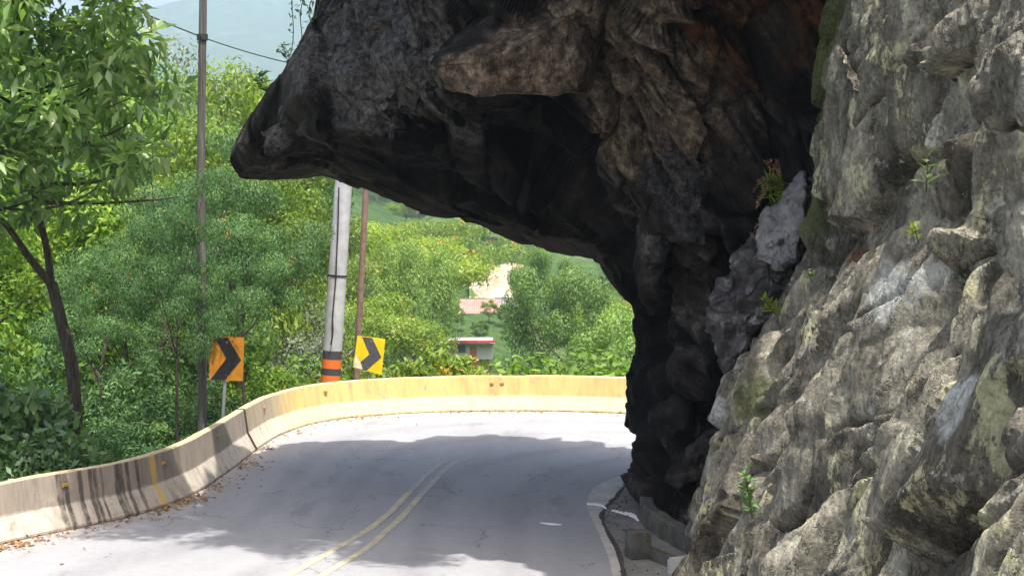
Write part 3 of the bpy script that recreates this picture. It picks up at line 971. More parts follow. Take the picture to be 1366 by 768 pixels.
# broken rock at the foot of the pillar
for k, (px, py, Y, r) in enumerate([(900, 560, 23.6, 0.5), (925, 500, 23.2, 0.55), (920, 640, 23.0, 0.42), (940, 600, 22.8, 0.4), (890, 640, 24.0, 0.35)]):
    c = P(px, py, Y)
    rr = np.random.default_rng(50 + k)
    pts = [c + Vector(tuple(v / np.linalg.norm(v) * r * rr.uniform(0.7, 1.15))) for v in rr.normal(size=(14, 3))]
    boulder('rock_rib', pts, M['dark_rock'], arch, 60 + k, 3, (0.12, 0.06, 0.02), (0.6, 0.3, 0.12))

# ---- near cliff on the right
lean_z = [-1, 0, 1.5, 2.8, 3.9, 4.7, 5.7, 7.3, 9, 12, 17]
lean_x = [-0.25, 0, 0.42, 0.90, 1.45, 1.85, 2.00, 2.10, 2.4, 3.5, 5.9]
plan = [(10.5, 23.5), (7.0, 22.0), (4.2, 21.3), (2.9, 20.9), (2.42, 20.5), (2.24, 19.9), (2.22, 19.2), (2.30, 18.2), (2.42, 17.0), (2.38, 15.5), (2.30, 14.0), (2.42, 12.5), (2.36, 11.0), (2.30, 9.5), (2.40, 8.0), (2.5, 6.0), (2.6, 2.0), (3.0, -6.0)]
pl = catmull(np.array(plan), 2000)
ps = np.concatenate([[0], np.cumsum(np.linalg.norm(np.diff(pl, axis=0), axis=1))])
s_of = lambda Yv: float(np.interp(-Yv, -pl[600:, 1], ps[600:]))
sA, sB, sC = s_of(20.7), s_of(7.6), ps[-1]
sv = np.concatenate([np.linspace(0, sA, 50, endpoint=False), np.arange(sA, sB, 0.025), np.linspace(sB, sC, 50)])
zv = np.concatenate([np.arange(-0.6, 8.6, 0.025), np.linspace(8.6, 17, 40)])
px_ = np.interp(sv, ps, pl[:, 0]); py_ = np.interp(sv, ps, pl[:, 1])
SV, ZV = np.meshgrid(np.arange(len(sv)), zv, indexing='ij')
cx = px_[SV] + np.interp(ZV, lean_z, lean_x)
cy = py_[SV] + 0.0 * ZV
cg = np.stack([cx, cy, ZV], -1)
cn = grid_normals(cg).reshape(-1, 3)
cp = cg.reshape(-1, 3)
if cn[:, 0].mean() > 0:
    cn = -cn
AC = [(0.33, -0.22, 0.92), (0.02, 0.97, 0.23), (0.94, 0.07, -0.33)]
e1, e2, e3 = [np.array(a) / np.linalg.norm(a) for a in AC]
wp = np.stack([fbm(cp * 0.55, 3, 301), fbm(cp * 0.55 + 40, 3, 302), fbm(cp * 0.55 + 80, 3, 303)], 1)
cq = cp + 0.22 * wp


z1, g1, o1 = blocks(cq, (e1, e2), 4.6, 1.50, 401, 1.5)
z2, g2, o2 = blocks(cq + 0.08 * wp[:, ::-1], (e1, e2), 2.3, 0.62, 402, 1.6)
ax3b = (np.array([0.34, 0.16, 0.92]), np.array([0.0, 0.98, -0.17]))
z3, g3, o3 = blocks(cq + 0.06 * fbm(cp * 2.5, 2, 9)[:, None], ax3b, 0.62, 0.19, 403, 1.3)
d = 0.56 * z1 - 0.60 * np.exp(-(g1 / 0.07) ** 2) * smooth(-0.6, 0.2, fbm(cp * 0.5, 2, 92))
d += 0.26 * z2 - 0.26 * np.exp(-(g2 / 0.045) ** 2) * smooth(-0.5, 0.3, fbm(cp * 0.8, 2, 91))
d += (0.050 * z3 - 0.025 * np.exp(-(g3 / 0.022) ** 2)) * smooth(-0.2, 0.3, fbm(cp * 0.9, 2, 95))
d += 0.30 * crag(cp, AC, (4.5, 1.9, 2.2), 101, 1.5, 0.20, 0.05, 0.08, 90)
d += 0.17 * crag(cp, AC, (1.7, 0.55, 0.7), 117, 1.9, 0.25, 0.08, 0.1, 80) * smooth(-0.3, 0.4, fbm(cp * 0.7, 3, 88))
d += 0.06 * crag(cp, AC, (0.5, 0.17, 0.24), 151, 1.9, 0.25, 0.10, 0.12, 60) * smooth(-0.4, 0.3, fbm(cp * 1.1, 3, 89))
d += 0.08 * fbm(cp * 0.9, 3, 71) + 0.008 * fbm(cp * 9, 3, 72)
d *= 0.55 + 0.45 * smooth(20.3, 18.6, cp[:, 1])
for hc, hr, hd in (((1112, 320, 18.4), (0.75, 0.48), 0.55), ((1290, 640, 10.4), (0.22, 0.55), 0.30), ((1165, 420, 14.6), (0.3, 0.5), 0.22), ((1240, 400, 12.0), (0.16, 0.2), 0.15)):
    c_ = P(*hc)                                               # hollows weathered into the face
    rr_ = np.sqrt(((cp[:, 1] - c_.y) / hr[0]) ** 2 + ((cp[:, 2] - c_.z) / hr[1]) ** 2) + 0.35 * fbm(cp * 2.2, 3, 66)
    d -= hd * smooth(1.0, 0.45, rr_)
cp2 = cp + cn * d[:, None]
cliff = obj_np('cliff', cp2, grid_quads(len(sv), len(zv)), M['cliff_rock'], None, True)
structure(cliff)
cliff.data.set_sharp_from_angle(angle=RAD(26))
set_tone(cliff, 0.45 * o1 + 0.55 * o2)
boulder('rock_block', [P(1302, 130, 10.2), P(1320, 172, 10.2), P(1400, 150, 9.4), P(1420, 20, 9.4), P(1340, 60, 9.8), P(1310, 80, 10.1), P(1370, -60, 9.9), P(1420, -60, 10), P(1340, 0, 11.0), P(1320, 150, 11.2), P(1440, 160, 10.4)], M['cliff_rock'], cliff, 171, 5, (0.10, 0.05, 0.02), (0.7, 0.3, 0.1), 0.1)
boulder('rock_block', [P(1328, 310, 9.9), P(1335, 280, 9.9), P(1372, 268, 9.5), P(1390, 330, 9.3), P(1375, 372, 9.5), P(1338, 365, 9.9), P(1350, 320, 10.6), P(1420, 320, 10), P(1400, 270, 10)], M['cliff_rock'], cliff, 181, 4, (0.06, 0.03, 0.012), (0.5, 0.2, 0.1), 0.2)
boulder('rock_block', [P(1088, 262, 18.6), P(1120, 290, 18.0), P(1146, 250, 17.4), P(1150, 120, 17.4), P(1118, 60, 18.0), P(1100, 120, 18.4), P(1092, 200, 18.6), P(1150, 180, 18.6), P(1140, 280, 18.6), P(1120, 100, 19.2)], M['cliff_rock'], cliff, 191, 5, (0.10, 0.05, 0.02), (0.8, 0.35, 0.1), 0.1)
# pale slab and the broken block below it, standing out past the end of the cliff
boulder('rock_slab', [P(1070, 226, 20.6), P(1045, 255, 20.5), P(1008, 305, 20.5), P(1006, 345, 20.4), P(1035, 358, 20.2), P(1062, 345, 20.2), P(1072, 280, 20.3), P(1085, 240, 21.6), P(1085, 350, 21.6), P(1030, 330, 21.8), P(1045, 270, 21.8)], M['pale_rock'], cliff, 71, 5, (0.10, 0.06, 0.02), (0.6, 0.25, 0.1), 0.1)
boulder('rock_slab', [P(1005, 320, 21.0), P(975, 352, 20.9), P(955, 388, 20.9), P(957, 412, 20.9), P(985, 400, 20.5), P(1030, 345, 20.4), P(1050, 365, 20.4), P(1030, 420, 20.4), P(985, 470, 20.6), P(970, 490, 21.0), P(1050, 440, 21.8), P(1000, 480, 22), P(990, 350, 22.3), P(1060, 360, 21.8)], M['broken_rock'], cliff, 81, 5, (0.30, 0.14, 0.03), (0.55, 0.28, 0.16), 0.0)

# ================================================================== roadside barrier
PROFILE = [(0.0, -0.10), (0.0, 0.05), (0.17, 0.36), (0.235, 0.835), (0.25, 0.85), (0.39, 0.85), (0.405, 0.835), (0.46, 0.36), (0.60, 0.05), (0.60, -0.5)]


def sweep(i0, i1, prof, off=0.0, ends=True):
    idx = np.arange(i0, i1 + 1)
    base = TOE[idx]; o = OUT[idx]
    n = len(idx); k = len(prof)
    wob = 0.012 * fbm(np.stack([idx * 0.09, 0 * idx, 0 * idx], 1), 3, 4)
    wz = 0.010 * fbm(np.stack([idx * 0.13, 0 * idx + 7, 0 * idx], 1), 3, 5)
    V = np.zeros((n, k, 3))
    for j, (a, z) in enumerate(prof):
        V[:, j] = base + o * (a + wob - off)[:, None]
        V[:, j, 2] = z + (wz if z > 0.3 else 0)
    return V.reshape(-1, 3), grid_quads(n, k, True), n, k


TOE_STEP = float(np.linalg.norm(TOE[1] - TOE[0]))
_tp3 = TOE + OUT * 0.235 + np.array([0, 0, 0.6])
_mk = (TOE[:, 0] < 0) & (TOE[:, 1] > 15) & (TOE[:, 1] < 32)
run_at = lambda x: float(np.interp(x, (683 + FOC * _tp3[:, 0] / _tp3[:, 1])[_mk], np.arange(len(TOE))[_mk])) * TOE_STEP
run_at2 = lambda x: toe_index_at(x) * TOE_STEP
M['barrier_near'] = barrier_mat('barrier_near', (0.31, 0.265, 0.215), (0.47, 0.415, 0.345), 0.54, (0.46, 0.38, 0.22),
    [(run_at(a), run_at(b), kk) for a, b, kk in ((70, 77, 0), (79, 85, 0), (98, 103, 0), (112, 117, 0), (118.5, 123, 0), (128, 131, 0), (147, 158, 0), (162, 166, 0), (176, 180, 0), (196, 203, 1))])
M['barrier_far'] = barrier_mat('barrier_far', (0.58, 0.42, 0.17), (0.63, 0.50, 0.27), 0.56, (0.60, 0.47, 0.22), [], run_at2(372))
barrier = thing('concrete_barrier', 'long curved concrete safety barrier with worn yellow paint along the road bend', 'barrier')
J = toe_index_at(325)
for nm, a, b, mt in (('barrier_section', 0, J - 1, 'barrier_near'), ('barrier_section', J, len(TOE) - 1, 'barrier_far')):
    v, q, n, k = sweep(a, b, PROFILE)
    bm = bmesh.new()
    vs = [bm.verts.new(p) for p in v]
    for f in q:
        bm.faces.new([vs[i] for i in f])
    bm.faces.new(vs[:k]); bm.faces.new(vs[-k:])
    uvl = bm.loops.layers.uv.new('run')                       # metres along the barrier, height
    for t_, vert in enumerate(vs):
        for lp in vert.link_loops:
            lp[uvl].uv = ((a + t_ // k) * TOE_STEP, v[t_][2])
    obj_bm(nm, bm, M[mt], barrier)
barrier.children[0]['label'] = 'grey barrier section streaked with dark stripes'
barrier.children[1]['label'] = 'yellow painted barrier section round the bend'
v, q, n, k = sweep(J - 1, J, [(p[0] + (-0.012 if p[0] < 0.3 else 0.012), p[1] + 0.006) for p in PROFILE])
obj_np('joint_filling', v, q, M['joint_moss'], barrier)
for px in (78, 213, 287, 349, 430, 655, 672):
    i = toe_index_at(px)
    b_, o_ = Vector(TOE[i]), Vector(OUT[i])
    t_ = Vector((o_.y, -o_.x, 0))
    rot = Matrix((t_, o_, Vector((0, 0, 1)))).transposed()
    bm = bmesh.new()
    box(bm, b_ + o_ * 0.205 + Vector((0, 0, 0.66)), (0.10, 0.04, 0.055), rot)
    box(bm, b_ + o_ * 0.185 + Vector((0, 0, 0.665)), (0.07, 0.03, 0.035), rot)
    bmesh.ops.bevel(bm, geom=bm.edges, offset=0.006, segments=1)
    obj_bm('reflector', bm, M['reflector'], barrier)

# low kerb wall and marker block in the gutter
bm = bmesh.new()
wb = [G(853, 681), G(857, 700), G(872, 712), G(893, 726), G(920, 741), G(945, 765)]
wc = catmull(np.array([tuple(p) for p in wb]), 24)
t_ = np.gradient(wc, axis=0); t_ /= np.linalg.norm(t_, axis=1)[:, None]
o_ = np.stack([-t_[:, 1], t_[:, 0], 0 * t_[:, 0]], 1)
if o_[10, 0] < 0:
    o_ = -o_
rws = []
for a, z in ((0, -0.05), (0.0, 0.30), (0.02, 0.32), (0.18, 0.32), (0.2, 0.30), (0.2, -0.05)):
    r_ = wc + o_ * a + 0.012 * fbm(wc * 6 + a, 3, 2)[:, None]
    r_[:, 2] = z + 0.012 * fbm(wc * 4, 3, 8)
    rws.append(r_)
V = np.stack(rws, 1)
vs = [bm.verts.new(p) for p in V.reshape(-1, 3)]
for f in grid_quads(24, 6):
    bm.faces.new([vs[i] for i in f])
bm.faces.new(vs[:6]); bm.faces.new(vs[-6:])
kw = obj_bm('kerb_wall', bm, M['mossy_concrete'])
tag(kw, 'low mossy concrete kerb wall at the foot of the dark rock pillar', 'wall')

bm = bmesh.new()
bc = G(852, 746)
box(bm, bc + Vector((0, 0.12, 0.16)), (0.29, 0.28, 0.44), Matrix.Rotation(0.25, 3, 'Z'))
bmesh.ops.bevel(bm, geom=bm.edges, offset=0.018, segments=2)
bmesh.ops.subdivide_edges(bm, edges=bm.edges, cuts=2, use_grid_fill=True)
for v in bm.verts:
    v.co += Vector(tuple(rng.normal(size=3) * 0.004))
mb = obj_bm('marker_block', bm, M['mossy_concrete'])
tag(mb, 'stubby mossy concrete block standing in the roadside gutter', 'concrete block')
bm = bmesh.new()
for a, b in ((G(862, 742), G(905, 760)),):
    d_ = (b - a)
    box(bm, (a + b) / 2 + Vector((0, 0.05, 0.06)), (d_.length, 0.16, 0.16), Matrix.Rotation(math.atan2(d_.y, d_.x), 3, 'Z'))
bmesh.ops.bevel(bm, geom=bm.edges, offset=0.012, segments=1)
cb = obj_bm('kerb_stone', bm, M['mossy_concrete'])
tag(cb, 'fallen kerb stone lying across the gutter beside the stubby block', 'kerb stone')
bm = bmesh.new()
box(bm, G(914, 768) + Vector((0.05, 0, 0.1)), (0.35, 0.5, 0.24), Matrix.Rotation(0.5, 3, 'Z'))
bmesh.ops.bevel(bm, geom=bm.edges, offset=0.03, segments=2)
cb = obj_bm('kerb_stone', bm, M['apron_concrete'])
tag(cb, 'pale concrete lump against the foot of the near cliff', 'kerb stone')
for k in range(16):
    px = rng.uniform(888, 940); py = rng.uniform(690, 706) + (px - 888) * 0.28
    r = rng.uniform(0.06, 0.17)
    c = G(px, py) + Vector((0.25, 0.2, r * 0.6 + 0.25))
    c.z = r * 0.55 + (0.0 if k % 3 else 0.05)
    pts = [c + Vector(tuple(v_ / np.linalg.norm(v_) * r * rng.uniform(0.7, 1.1))) for v_ in rng.normal(size=(10, 3))]
    fr = boulder('fallen_rock', pts, M['rubble_rock'], None, 200 + k, 2, (0.05, 0.02, 0.01), (0.2, 0.1, 0.05))
    tag(fr, 'small grey fallen rock behind the mossy kerb wall', 'rock', 'fallen rocks behind the kerb wall')

# ================================================================== poles, signs, wires
def pole_tube(name, a, b, r0, r1, mat, parent, seg=20, rings=8):
    acc = Acc()
    ts = np.linspace(0, 1, rings)
    acc.tube([a.lerp(b, t) for t in ts], [r0 + (r1 - r0) * t for t in ts], seg)
    return acc.obj(name, mat, parent)


pa = P(440, 520, 39.0); pb = P(459, 235, 39.0)
ax = (pb - pa).normalized()
pa = pa - ax * 3.2
ptop = pa + ax * 14.5
cpole = thing('concrete_pole', 'thick pale concrete utility pole with orange and black bands behind the barrier', 'pole', pa)
inv = Matrix.Translation(-pa)


def under(parent):
    for c in parent.children:
        c.matrix_parent_inverse = Matrix.Translation(-Vector(parent.location))


pole_tube('shaft', pa, ptop, 0.275, 0.19, M['pole_concrete'], cpole, 28)
r_at = lambda p: 0.275 + (0.19 - 0.275) * ((p - pa).length / 14.5)
for k, (y0, y1, mt) in enumerate(((467, 478.5, 'pole_black'), (478.7, 490.5, 'pole_orange'), (490.7, 499.5, 'pole_black'), (499.7, 513, 'pole_orange'), (513.2, 522, 'pole_black'))):
    q0 = pa + ax * ((P(440, y1, 39.0).z - pa.z) / ax.z); q1 = pa + ax * ((P(440, y0, 39.0).z - pa.z) / ax.z)
    pole_tube('painted_band', q0, q1, r_at(q0) + 0.004, r_at(q1) + 0.004, M[mt], cpole, 28, 2)
cab = [P(452, 250, 38.72), P(451, 300, 38.70), P(449, 345, 38.70), P(448, 372, 38.70), P(444, 420, 38.68), P(444, 445, 38.68), P(441, 460, 38.68)]
acc = Acc(); acc.tube([Vector(p) for p in catmull(np.array([tuple(c) for c in cab]), 30)], [0.018] * 30, 6)
acc.obj('cable', M['cable'], cpole)
q0 = pa + ax * ((P(440, 369, 39.0).z - pa.z) / ax.z)
pole_tube('strap', q0, q0 + ax * 0.05, r_at(q0) + 0.012, r_at(q0) + 0.012, M['cable'], cpole, 28, 2)
under(cpole)

pa2 = P(475, 512, 41.0); pb2 = P(488, 255, 41.0)
ax2 = (pb2 - pa2).normalized()
pa2 -= ax2 * 3.0
rp = thing('rusty_pole', 'thin rusty brown pole leaning behind the banded concrete pole', 'pole', pa2)
pole_tube('shaft', pa2, pa2 + ax2 * 12.5, 0.095, 0.075, M['rust_pole'], rp, 14)
pole_tube('collar', pa2 + ax2 * 12.4, pa2 + ax2 * 12.55, 0.09, 0.09, M['rust_pole'], rp, 14, 2)
under(rp)

pa3 = P(268.5, 585, 31.0); pb3 = P(270, 0, 31.0)
ax3 = (pb3 - pa3).normalized()
pa3 -= ax3 * 1.2
wp = thing('wooden_pole', 'tall weathered wooden utility pole among the trees behind the barrier', 'pole', pa3)
acc = Acc()
ts = np.linspace(0, 1, 26)
acc.tube([pa3 + ax3 * (13.0 * t) + Vector((0.02 * math.sin(9 * t), 0, 0)) for t in ts], [0.100 - 0.024 * t for t in ts], 14)
acc.obj('shaft', M['pole_wood'], wp)
bm = bmesh.new(); box(bm, pa3 + ax3 * 12.2, (2.0, 0.1, 0.12)); obj_bm('crossarm', bm, M['pole_wood'], wp)
for dx in (-0.85, 0.0, 0.85):
    pole_tube('insulator', pa3 + ax3 * 12.26 + Vector((dx, 0, 0)), pa3 + ax3 * 12.45 + Vector((dx, 0, 0)), 0.04, 0.025, M['pole_concrete'], wp, 8, 3)
pk = P(270, 50, 31.0)
pole_tube('wire_clamp', pk - ax3 * 0.06 , pk + ax3 * 0.06, 0.115, 0.115, M['cable'], wp, 12, 2)
under(wp)


def sag(a, b, s, n=24):
    return [a.lerp(b, t) - Vector((0, 0, s * 4 * t * (1 - t))) for t in np.linspace(0, 1, n)]


acc = Acc()
a_ = P(120, -22, 24.5)
acc.tube(sag(a_ + (a_ - pk).normalized() * 12, pk, 0.12), [0.014] * 24, 6)
acc.tube(sag(pk, P(385, 84, 33.0), 0.03) + [P(520, 115, 36)], [0.012] * 25, 6)
pwl = acc.obj('power_line', M['cable'])
tag(pwl, 'thin dark overhead wire strung past the wooden pole', 'wire')


def chevron(corners, Y, mats, label, post_px, glare_corner=False):
    c = [P(px, py, Yk) for (px, py, Yk) in corners]           # tl, tr, br, bl
    n = (c[1] - c[0]).cross(c[3] - c[0]).normalized()
    if n.y > 0:
        n = -n
    root = thing('chevron_sign', label, 'road sign', P(*post_px[1]))
    f = lambda u, v, o=0.0: (c[0] * (1 - u) * (1 - v) + c[1] * u * (1 - v) + c[2] * u * v + c[3] * (1 - u) * v) + n * o
    bm = bmesh.new()
    uv = [(0.02, 0), (0.98, 0), (1, 0.02), (1, 0.98), (0.98, 1), (0.02, 1), (0, 0.98), (0, 0.02)]
    fr = [bm.verts.new(f(u, v)) for u, v in uv]; bk = [bm.verts.new(f(u, v, -0.012)) for u, v in uv]
    bm.faces.new(fr); bm.faces.new(bk)
    for i in range(8):
        bm.faces.new((fr[i], fr[(i + 1) % 8], bk[(i + 1) % 8], bk[i]))
    obj_bm('panel', bm, M[mats[0]], root)
    bm = bmesh.new()
    uv = [(0.16, 0.015), (0.53, 0.015), (0.93, 0.52), (0.46, 0.985), (0.03, 0.985), (0.50, 0.50)]
    fr = [bm.verts.new(f(u, v, 0.004)) for u, v in uv]; bk = [bm.verts.new(f(u, v, 0.0015)) for u, v in uv]
    for a in ((0, 1, 2, 5), (5, 2, 3, 4)):
        bm.faces.new([fr[i] for i in a]); bm.faces.new([bk[i] for i in a])
    for i in range(6):
        bm.faces.new((fr[i], fr[(i + 1) % 6], bk[(i + 1) % 6], bk[i]))
    obj_bm('chevron', bm, M[mats[1]], root)
    if glare_corner:
        bm = bmesh.new()
        pts = [(0.01, 0.60), (0.16, 0.72), (0.27, 0.86), (0.33, 0.985), (0.01, 0.985)]
        fr = [bm.verts.new(f(u, v, 0.007)) for u, v in pts]
        bm.faces.new(fr)
        obj_bm('glare_patch', bm, M['sign_glare'], root)  # glare in the lower corner, drawn as a pale sheet
    a, b = P(*post_px[0]), P(*post_px[1])
    acc = Acc(); acc.tube([a, b], [0.035, 0.035], 10)
    acc.obj('post', M['galvanised'], root)
    for v in (0.12, 0.88):
        bm = bmesh.new()
        bmesh.ops.create_icosphere(bm, subdivisions=1, radius=0.014, matrix=Matrix.Translation(f(0.5, v, 0.006)))
        obj_bm('bolt', bm, M['galvanised'], root)
    under(root)
    return root


chevron([(278.5, 448, 30.6), (326, 450, 30.7), (324, 508, 30.7), (279, 507, 30.6)], 30.6, ('sign_orange', 'sign_black'),
        'orange chevron road sign on a bent post beside the wooden pole', [(303, 455, 30.68), (295, 600, 30.72)])
chevron([(477, 447.5, 37.6), (514, 452, 37.9), (509, 500, 37.9), (471, 490, 37.6)], 37.6, ('sign_yellow', 'sign_grey'),
        'bright yellow chevron road sign with a painted glare at one corner beside the rusty pole', [(492, 455, 37.82), (491, 530, 37.85)], True)

# ================================================================== vegetation
def leaf_arrays(pos, out, size, width, fold, rg, droop=0.25, wild=0.9, upw=1.0, hug=0.0):
    n = len(pos)
    d = out * 0.7 + rg.normal(size=(n, 3)) * wild * 0.6 + np.array([0, 0, -droop])
    d /= np.linalg.norm(d, axis=1)[:, None] + 1e-9
    up = np.array([0, 0, upw]) + rg.normal(size=(n, 3)) * 0.45 + out * hug
    if hug:
        d = np.cross(rg.normal(size=(n, 3)), out) + np.array([0, 0, -droop]) + out * 0.25
        d /= np.linalg.norm(d, axis=1)[:, None] + 1e-9
    s = np.cross(d, up)
    s /= np.linalg.norm(s, axis=1)[:, None] + 1e-9
    nn = np.cross(s, d)
    L = (size * rg.uniform(0.65, 1.25, n))[:, None]
    W = L * width * 0.5
    if fold:
        V = np.stack([pos, pos + d * L * 0.45 - s * W + nn * L * 0.07, pos + d * L - nn * L * 0.10, pos + d * L * 0.45 + s * W + nn * L * 0.07, pos + d * L * 0.5 - nn * L * 0.02], 1)
        b = np.arange(n) * 5
        Q = np.concatenate([np.stack([b, b + 4, b + 2, b + 1], 1), np.stack([b, b + 3, b + 2, b + 4], 1)])
    else:
        V = np.stack([pos, pos + d * L * 0.5 - s * W, pos + d * L, pos + d * L * 0.5 + s * W], 1)
        b = np.arange(n) * 4
        Q = np.stack([b, b + 1, b + 2, b + 3], 1)
    return V.reshape(-1, 3), Q


def clump_points(clumps, per, rg, flat=0.75):
    C = np.array([c for c, r in clumps], float); R_ = np.array([r for c, r in clumps], float)
    w = R_ ** 2 / np.mean(R_ ** 2)
    cnt = np.maximum(3, (per * w).astype(int))
    ci = np.repeat(np.arange(len(C)), cnt)
    d = rg.normal(size=(len(ci), 3)); d /= np.linalg.norm(d, axis=1)[:, None]
    rad = R_[ci] * rg.uniform(0, 1, len(ci)) ** 0.33
    return C[ci] + d * rad[:, None] * np.array([1, 1, flat]), d


def crown_obj(name, clumps, per, size, width, mat, parent, rg, fold=False, flat=0.75, droop=0.25):
    p, d = clump_points(clumps, per, rg, flat)
    v, q = leaf_arrays(p, d, size, width, fold, rg, droop, 0.9, 0.8, 0.9)
    return obj_np(name, v, q, mat, parent)


def limb(acc, a, b, r0, r1, rg, bend=0.12, n=7, seg=7):
    a, b = Vector(a), Vector(b)
    L = (b - a).length
    off = Vector(tuple(rg.normal(size=3))) * bend * L
    pts = []
    for t in np.linspace(0, 1, n):
        pts.append(a.lerp(b, t) + off * (t * (1 - t)) * 1.6 + Vector((0, 0, -0.10 * L * t * (1 - t))))
    acc.tube(pts, [r0 + (r1 - r0) * t for t in np.linspace(0, 1, n)], seg)


def make_tree(name, seed, h_trunk, ctr, rad, n_cl, r_cl, per, size, width, mat, bark, flat=0.75, flowers=0, shell=0.5, low=-0.35, trunk_r=0.18, droop=0.25):
    """built round the origin; the Empty stands at the foot of the trunk"""
    rg = np.random.default_rng(seed)
    root = link(name, None)
    root.empty_display_size = 0.3
    cl = []
    while len(cl) < n_cl:
        v = rg.normal(size=3); v /= np.linalg.norm(v)
        if v[2] < low:
            continue
        t = rg.uniform(shell, 1.0)
        lump = 1 + 0.28 * float(vnoise(np.array([v * 1.7 + seed]), seed)[0])
        cl.append((np.array(ctr) + v * np.array(rad) * t * lump, r_cl * rg.uniform(0.6, 1.25)))
    acc = Acc()
    top = Vector(ctr) + Vector((0, 0, -0.15 * rad[2]))
    fork = Vector((rg.normal() * 0.15, rg.normal() * 0.15, h_trunk))
    limb(acc, (0, 0, -1.2), fork, trunk_r * 1.25, trunk_r * 0.85, rg, 0.06, 7, 9)
    limb(acc, fork, top, trunk_r * 0.85, trunk_r * 0.35, rg, 0.1, 6, 8)
    pick = rg.permutation(n_cl)[:max(7, n_cl // 4)]
    for i in pick:
        s = fork.lerp(top, rg.uniform(0, 0.8))
        limb(acc, s, cl[i][0], trunk_r * 0.42, trunk_r * 0.08, rg, 0.14, 6, 6)
    acc.obj('trunk', M[bark], root)
    crown_obj('crown', cl, per, size, width, M[mat], root, rg, False, flat, droop)
    if flowers:
        p = np.array([c for c, r in cl]); rr = np.array([r for c, r in cl])
        k = rg.integers(0, len(cl), flowers)
        d_ = rg.normal(size=(flowers, 3)); d_[:, 2] = np.abs(d_[:, 2]) * 1.2 + 0.2; d_ /= np.linalg.norm(d_, axis=1)[:, None]
        pos = p[k] + d_ * rr[k][:, None] * np.array([1, 1, flat]) * 1.02
        pos = np.repeat(pos, 7, 0) + rg.normal(size=(flowers * 7, 3)) * size * 0.55
        v, q = leaf_arrays(pos, rg.normal(size=pos.shape) * 0.5, size * 0.8, 0.7, False, rg, 0, 1.0)
        obj_np('flowers', v, q, M['flower'], root)['kind'] = 'stuff'
    root['proto_h'] = float(max(c[2] + r * flat for c, r in cl))
    return root


PROTO = {}
PROTO['round'] = make_tree('round_tree', 1, 2.6, (0, 0, 6.2), (4.6, 4.6, 3.6), 36, 1.30, 760, 0.20, 0.5, 'leaf_round', 'bark', 0.72, 0, 0.72, -0.55, 0.22)
PROTO['flame'] = make_tree('flame_tree', 2, 3.0, (0, 0, 6.0), (5.6, 5.6, 2.2), 44, 1.15, 520, 0.18, 0.42, 'leaf_bright', 'bark_pale', 0.45, 22, 0.45, -0.25, 0.2)
PROTO['mid'] = make_tree('leafy_tree', 3, 2.4, (0, 0, 6.0), (3.6, 3.6, 4.2), 34, 1.1, 640, 0.19, 0.5, 'leaf_mid', 'bark', 0.7, 0, 0.6, -0.7, 0.18)
PROTO['dark'] = make_tree('feathery_tree', 4, 2.6, (0, 0, 5.4), (3.4, 3.4, 3.2), 34, 0.85, 600, 0.14, 0.30, 'leaf_dark', 'bark', 0.42, 3, 0.5, -0.6, 0.10)
PROTO['bright'] = make_tree('bright_tree', 5, 2.2, (0, 0, 5.6), (3.2, 3.2, 3.8), 40, 0.95, 420, 0.18, 0.5, 'leaf_bright', 'bark_pale', 0.7, 0, 0.4, -0.7, 0.14)
PROTO['grey'] = make_tree('grey_tree', 6, 1.6, (0, 0, 4.6), (3.4, 3.4, 3.6), 56, 1.0, 260, 0.17, 0.4, 'leaf_grey', 'bark_pale', 0.7, 0, 0.3, -0.8, 0.10)
PROTO['shrub'] = make_tree('dark_shrub', 8, 0.35, (0, 0, 1.1), (1.15, 1.15, 1.0), 34, 0.42, 130, 0.13, 0.5, 'leaf_mid', 'bark', 0.7, 0, 0.3, -0.6, 0.03)
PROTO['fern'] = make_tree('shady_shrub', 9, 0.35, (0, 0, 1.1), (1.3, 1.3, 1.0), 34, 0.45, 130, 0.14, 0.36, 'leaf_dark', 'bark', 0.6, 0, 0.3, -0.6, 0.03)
PROTO['cool'] = make_tree('broad_leaved_bush', 10, 0.3, (0, 0, 1.0), (1.1, 1.1, 0.95), 30, 0.42, 75, 0.19, 0.48, 'leaf_cool', 'bark', 0.7, 0, 0.3, -0.6, 0.03)
PROTO['pale'] = make_tree('pale_shrub', 12, 0.3, (0, 0, 1.0), (1.1, 1.1, 0.9), 34, 0.36, 90, 0.16, 0.42, 'leaf_bright', 'bark_pale', 0.7, 6, 0.3, -0.6, 0.025)
for k, r_ in PROTO.items():
    r_['cat'] = 'tree' if k in ('round', 'flame', 'mid', 'dark', 'bright', 'grey') else 'shrub'
USED = set()


def place(kind, px, top_py, Y, label, group=None, X=None, width=1.0, rz=None, zmin=None):
    root = PROTO[kind]
    x = P(px, 300, Y).x if X is None else X
    zb = gz(x, Y)
    h = P(px, top_py, Y).z - zb
    sc = h / root['proto_h']
    sc = max(0.35, sc)
    s3 = (sc * width, sc * width, sc)
    rz = rng.uniform(0, 6.28) if rz is None else rz
    if kind not in USED:
        USED.add(kind)
        o = root
        o.location = (x, Y, zb); o.rotation_euler = (0, 0, rz); o.scale = s3
    else:
        o = copy_tree(root, (x, Y, zb), rz, s3)
    tag(o, label, root['cat'])
    if group:
        o['group'] = group
    elif 'group' in o:
        del o['group']
    return o


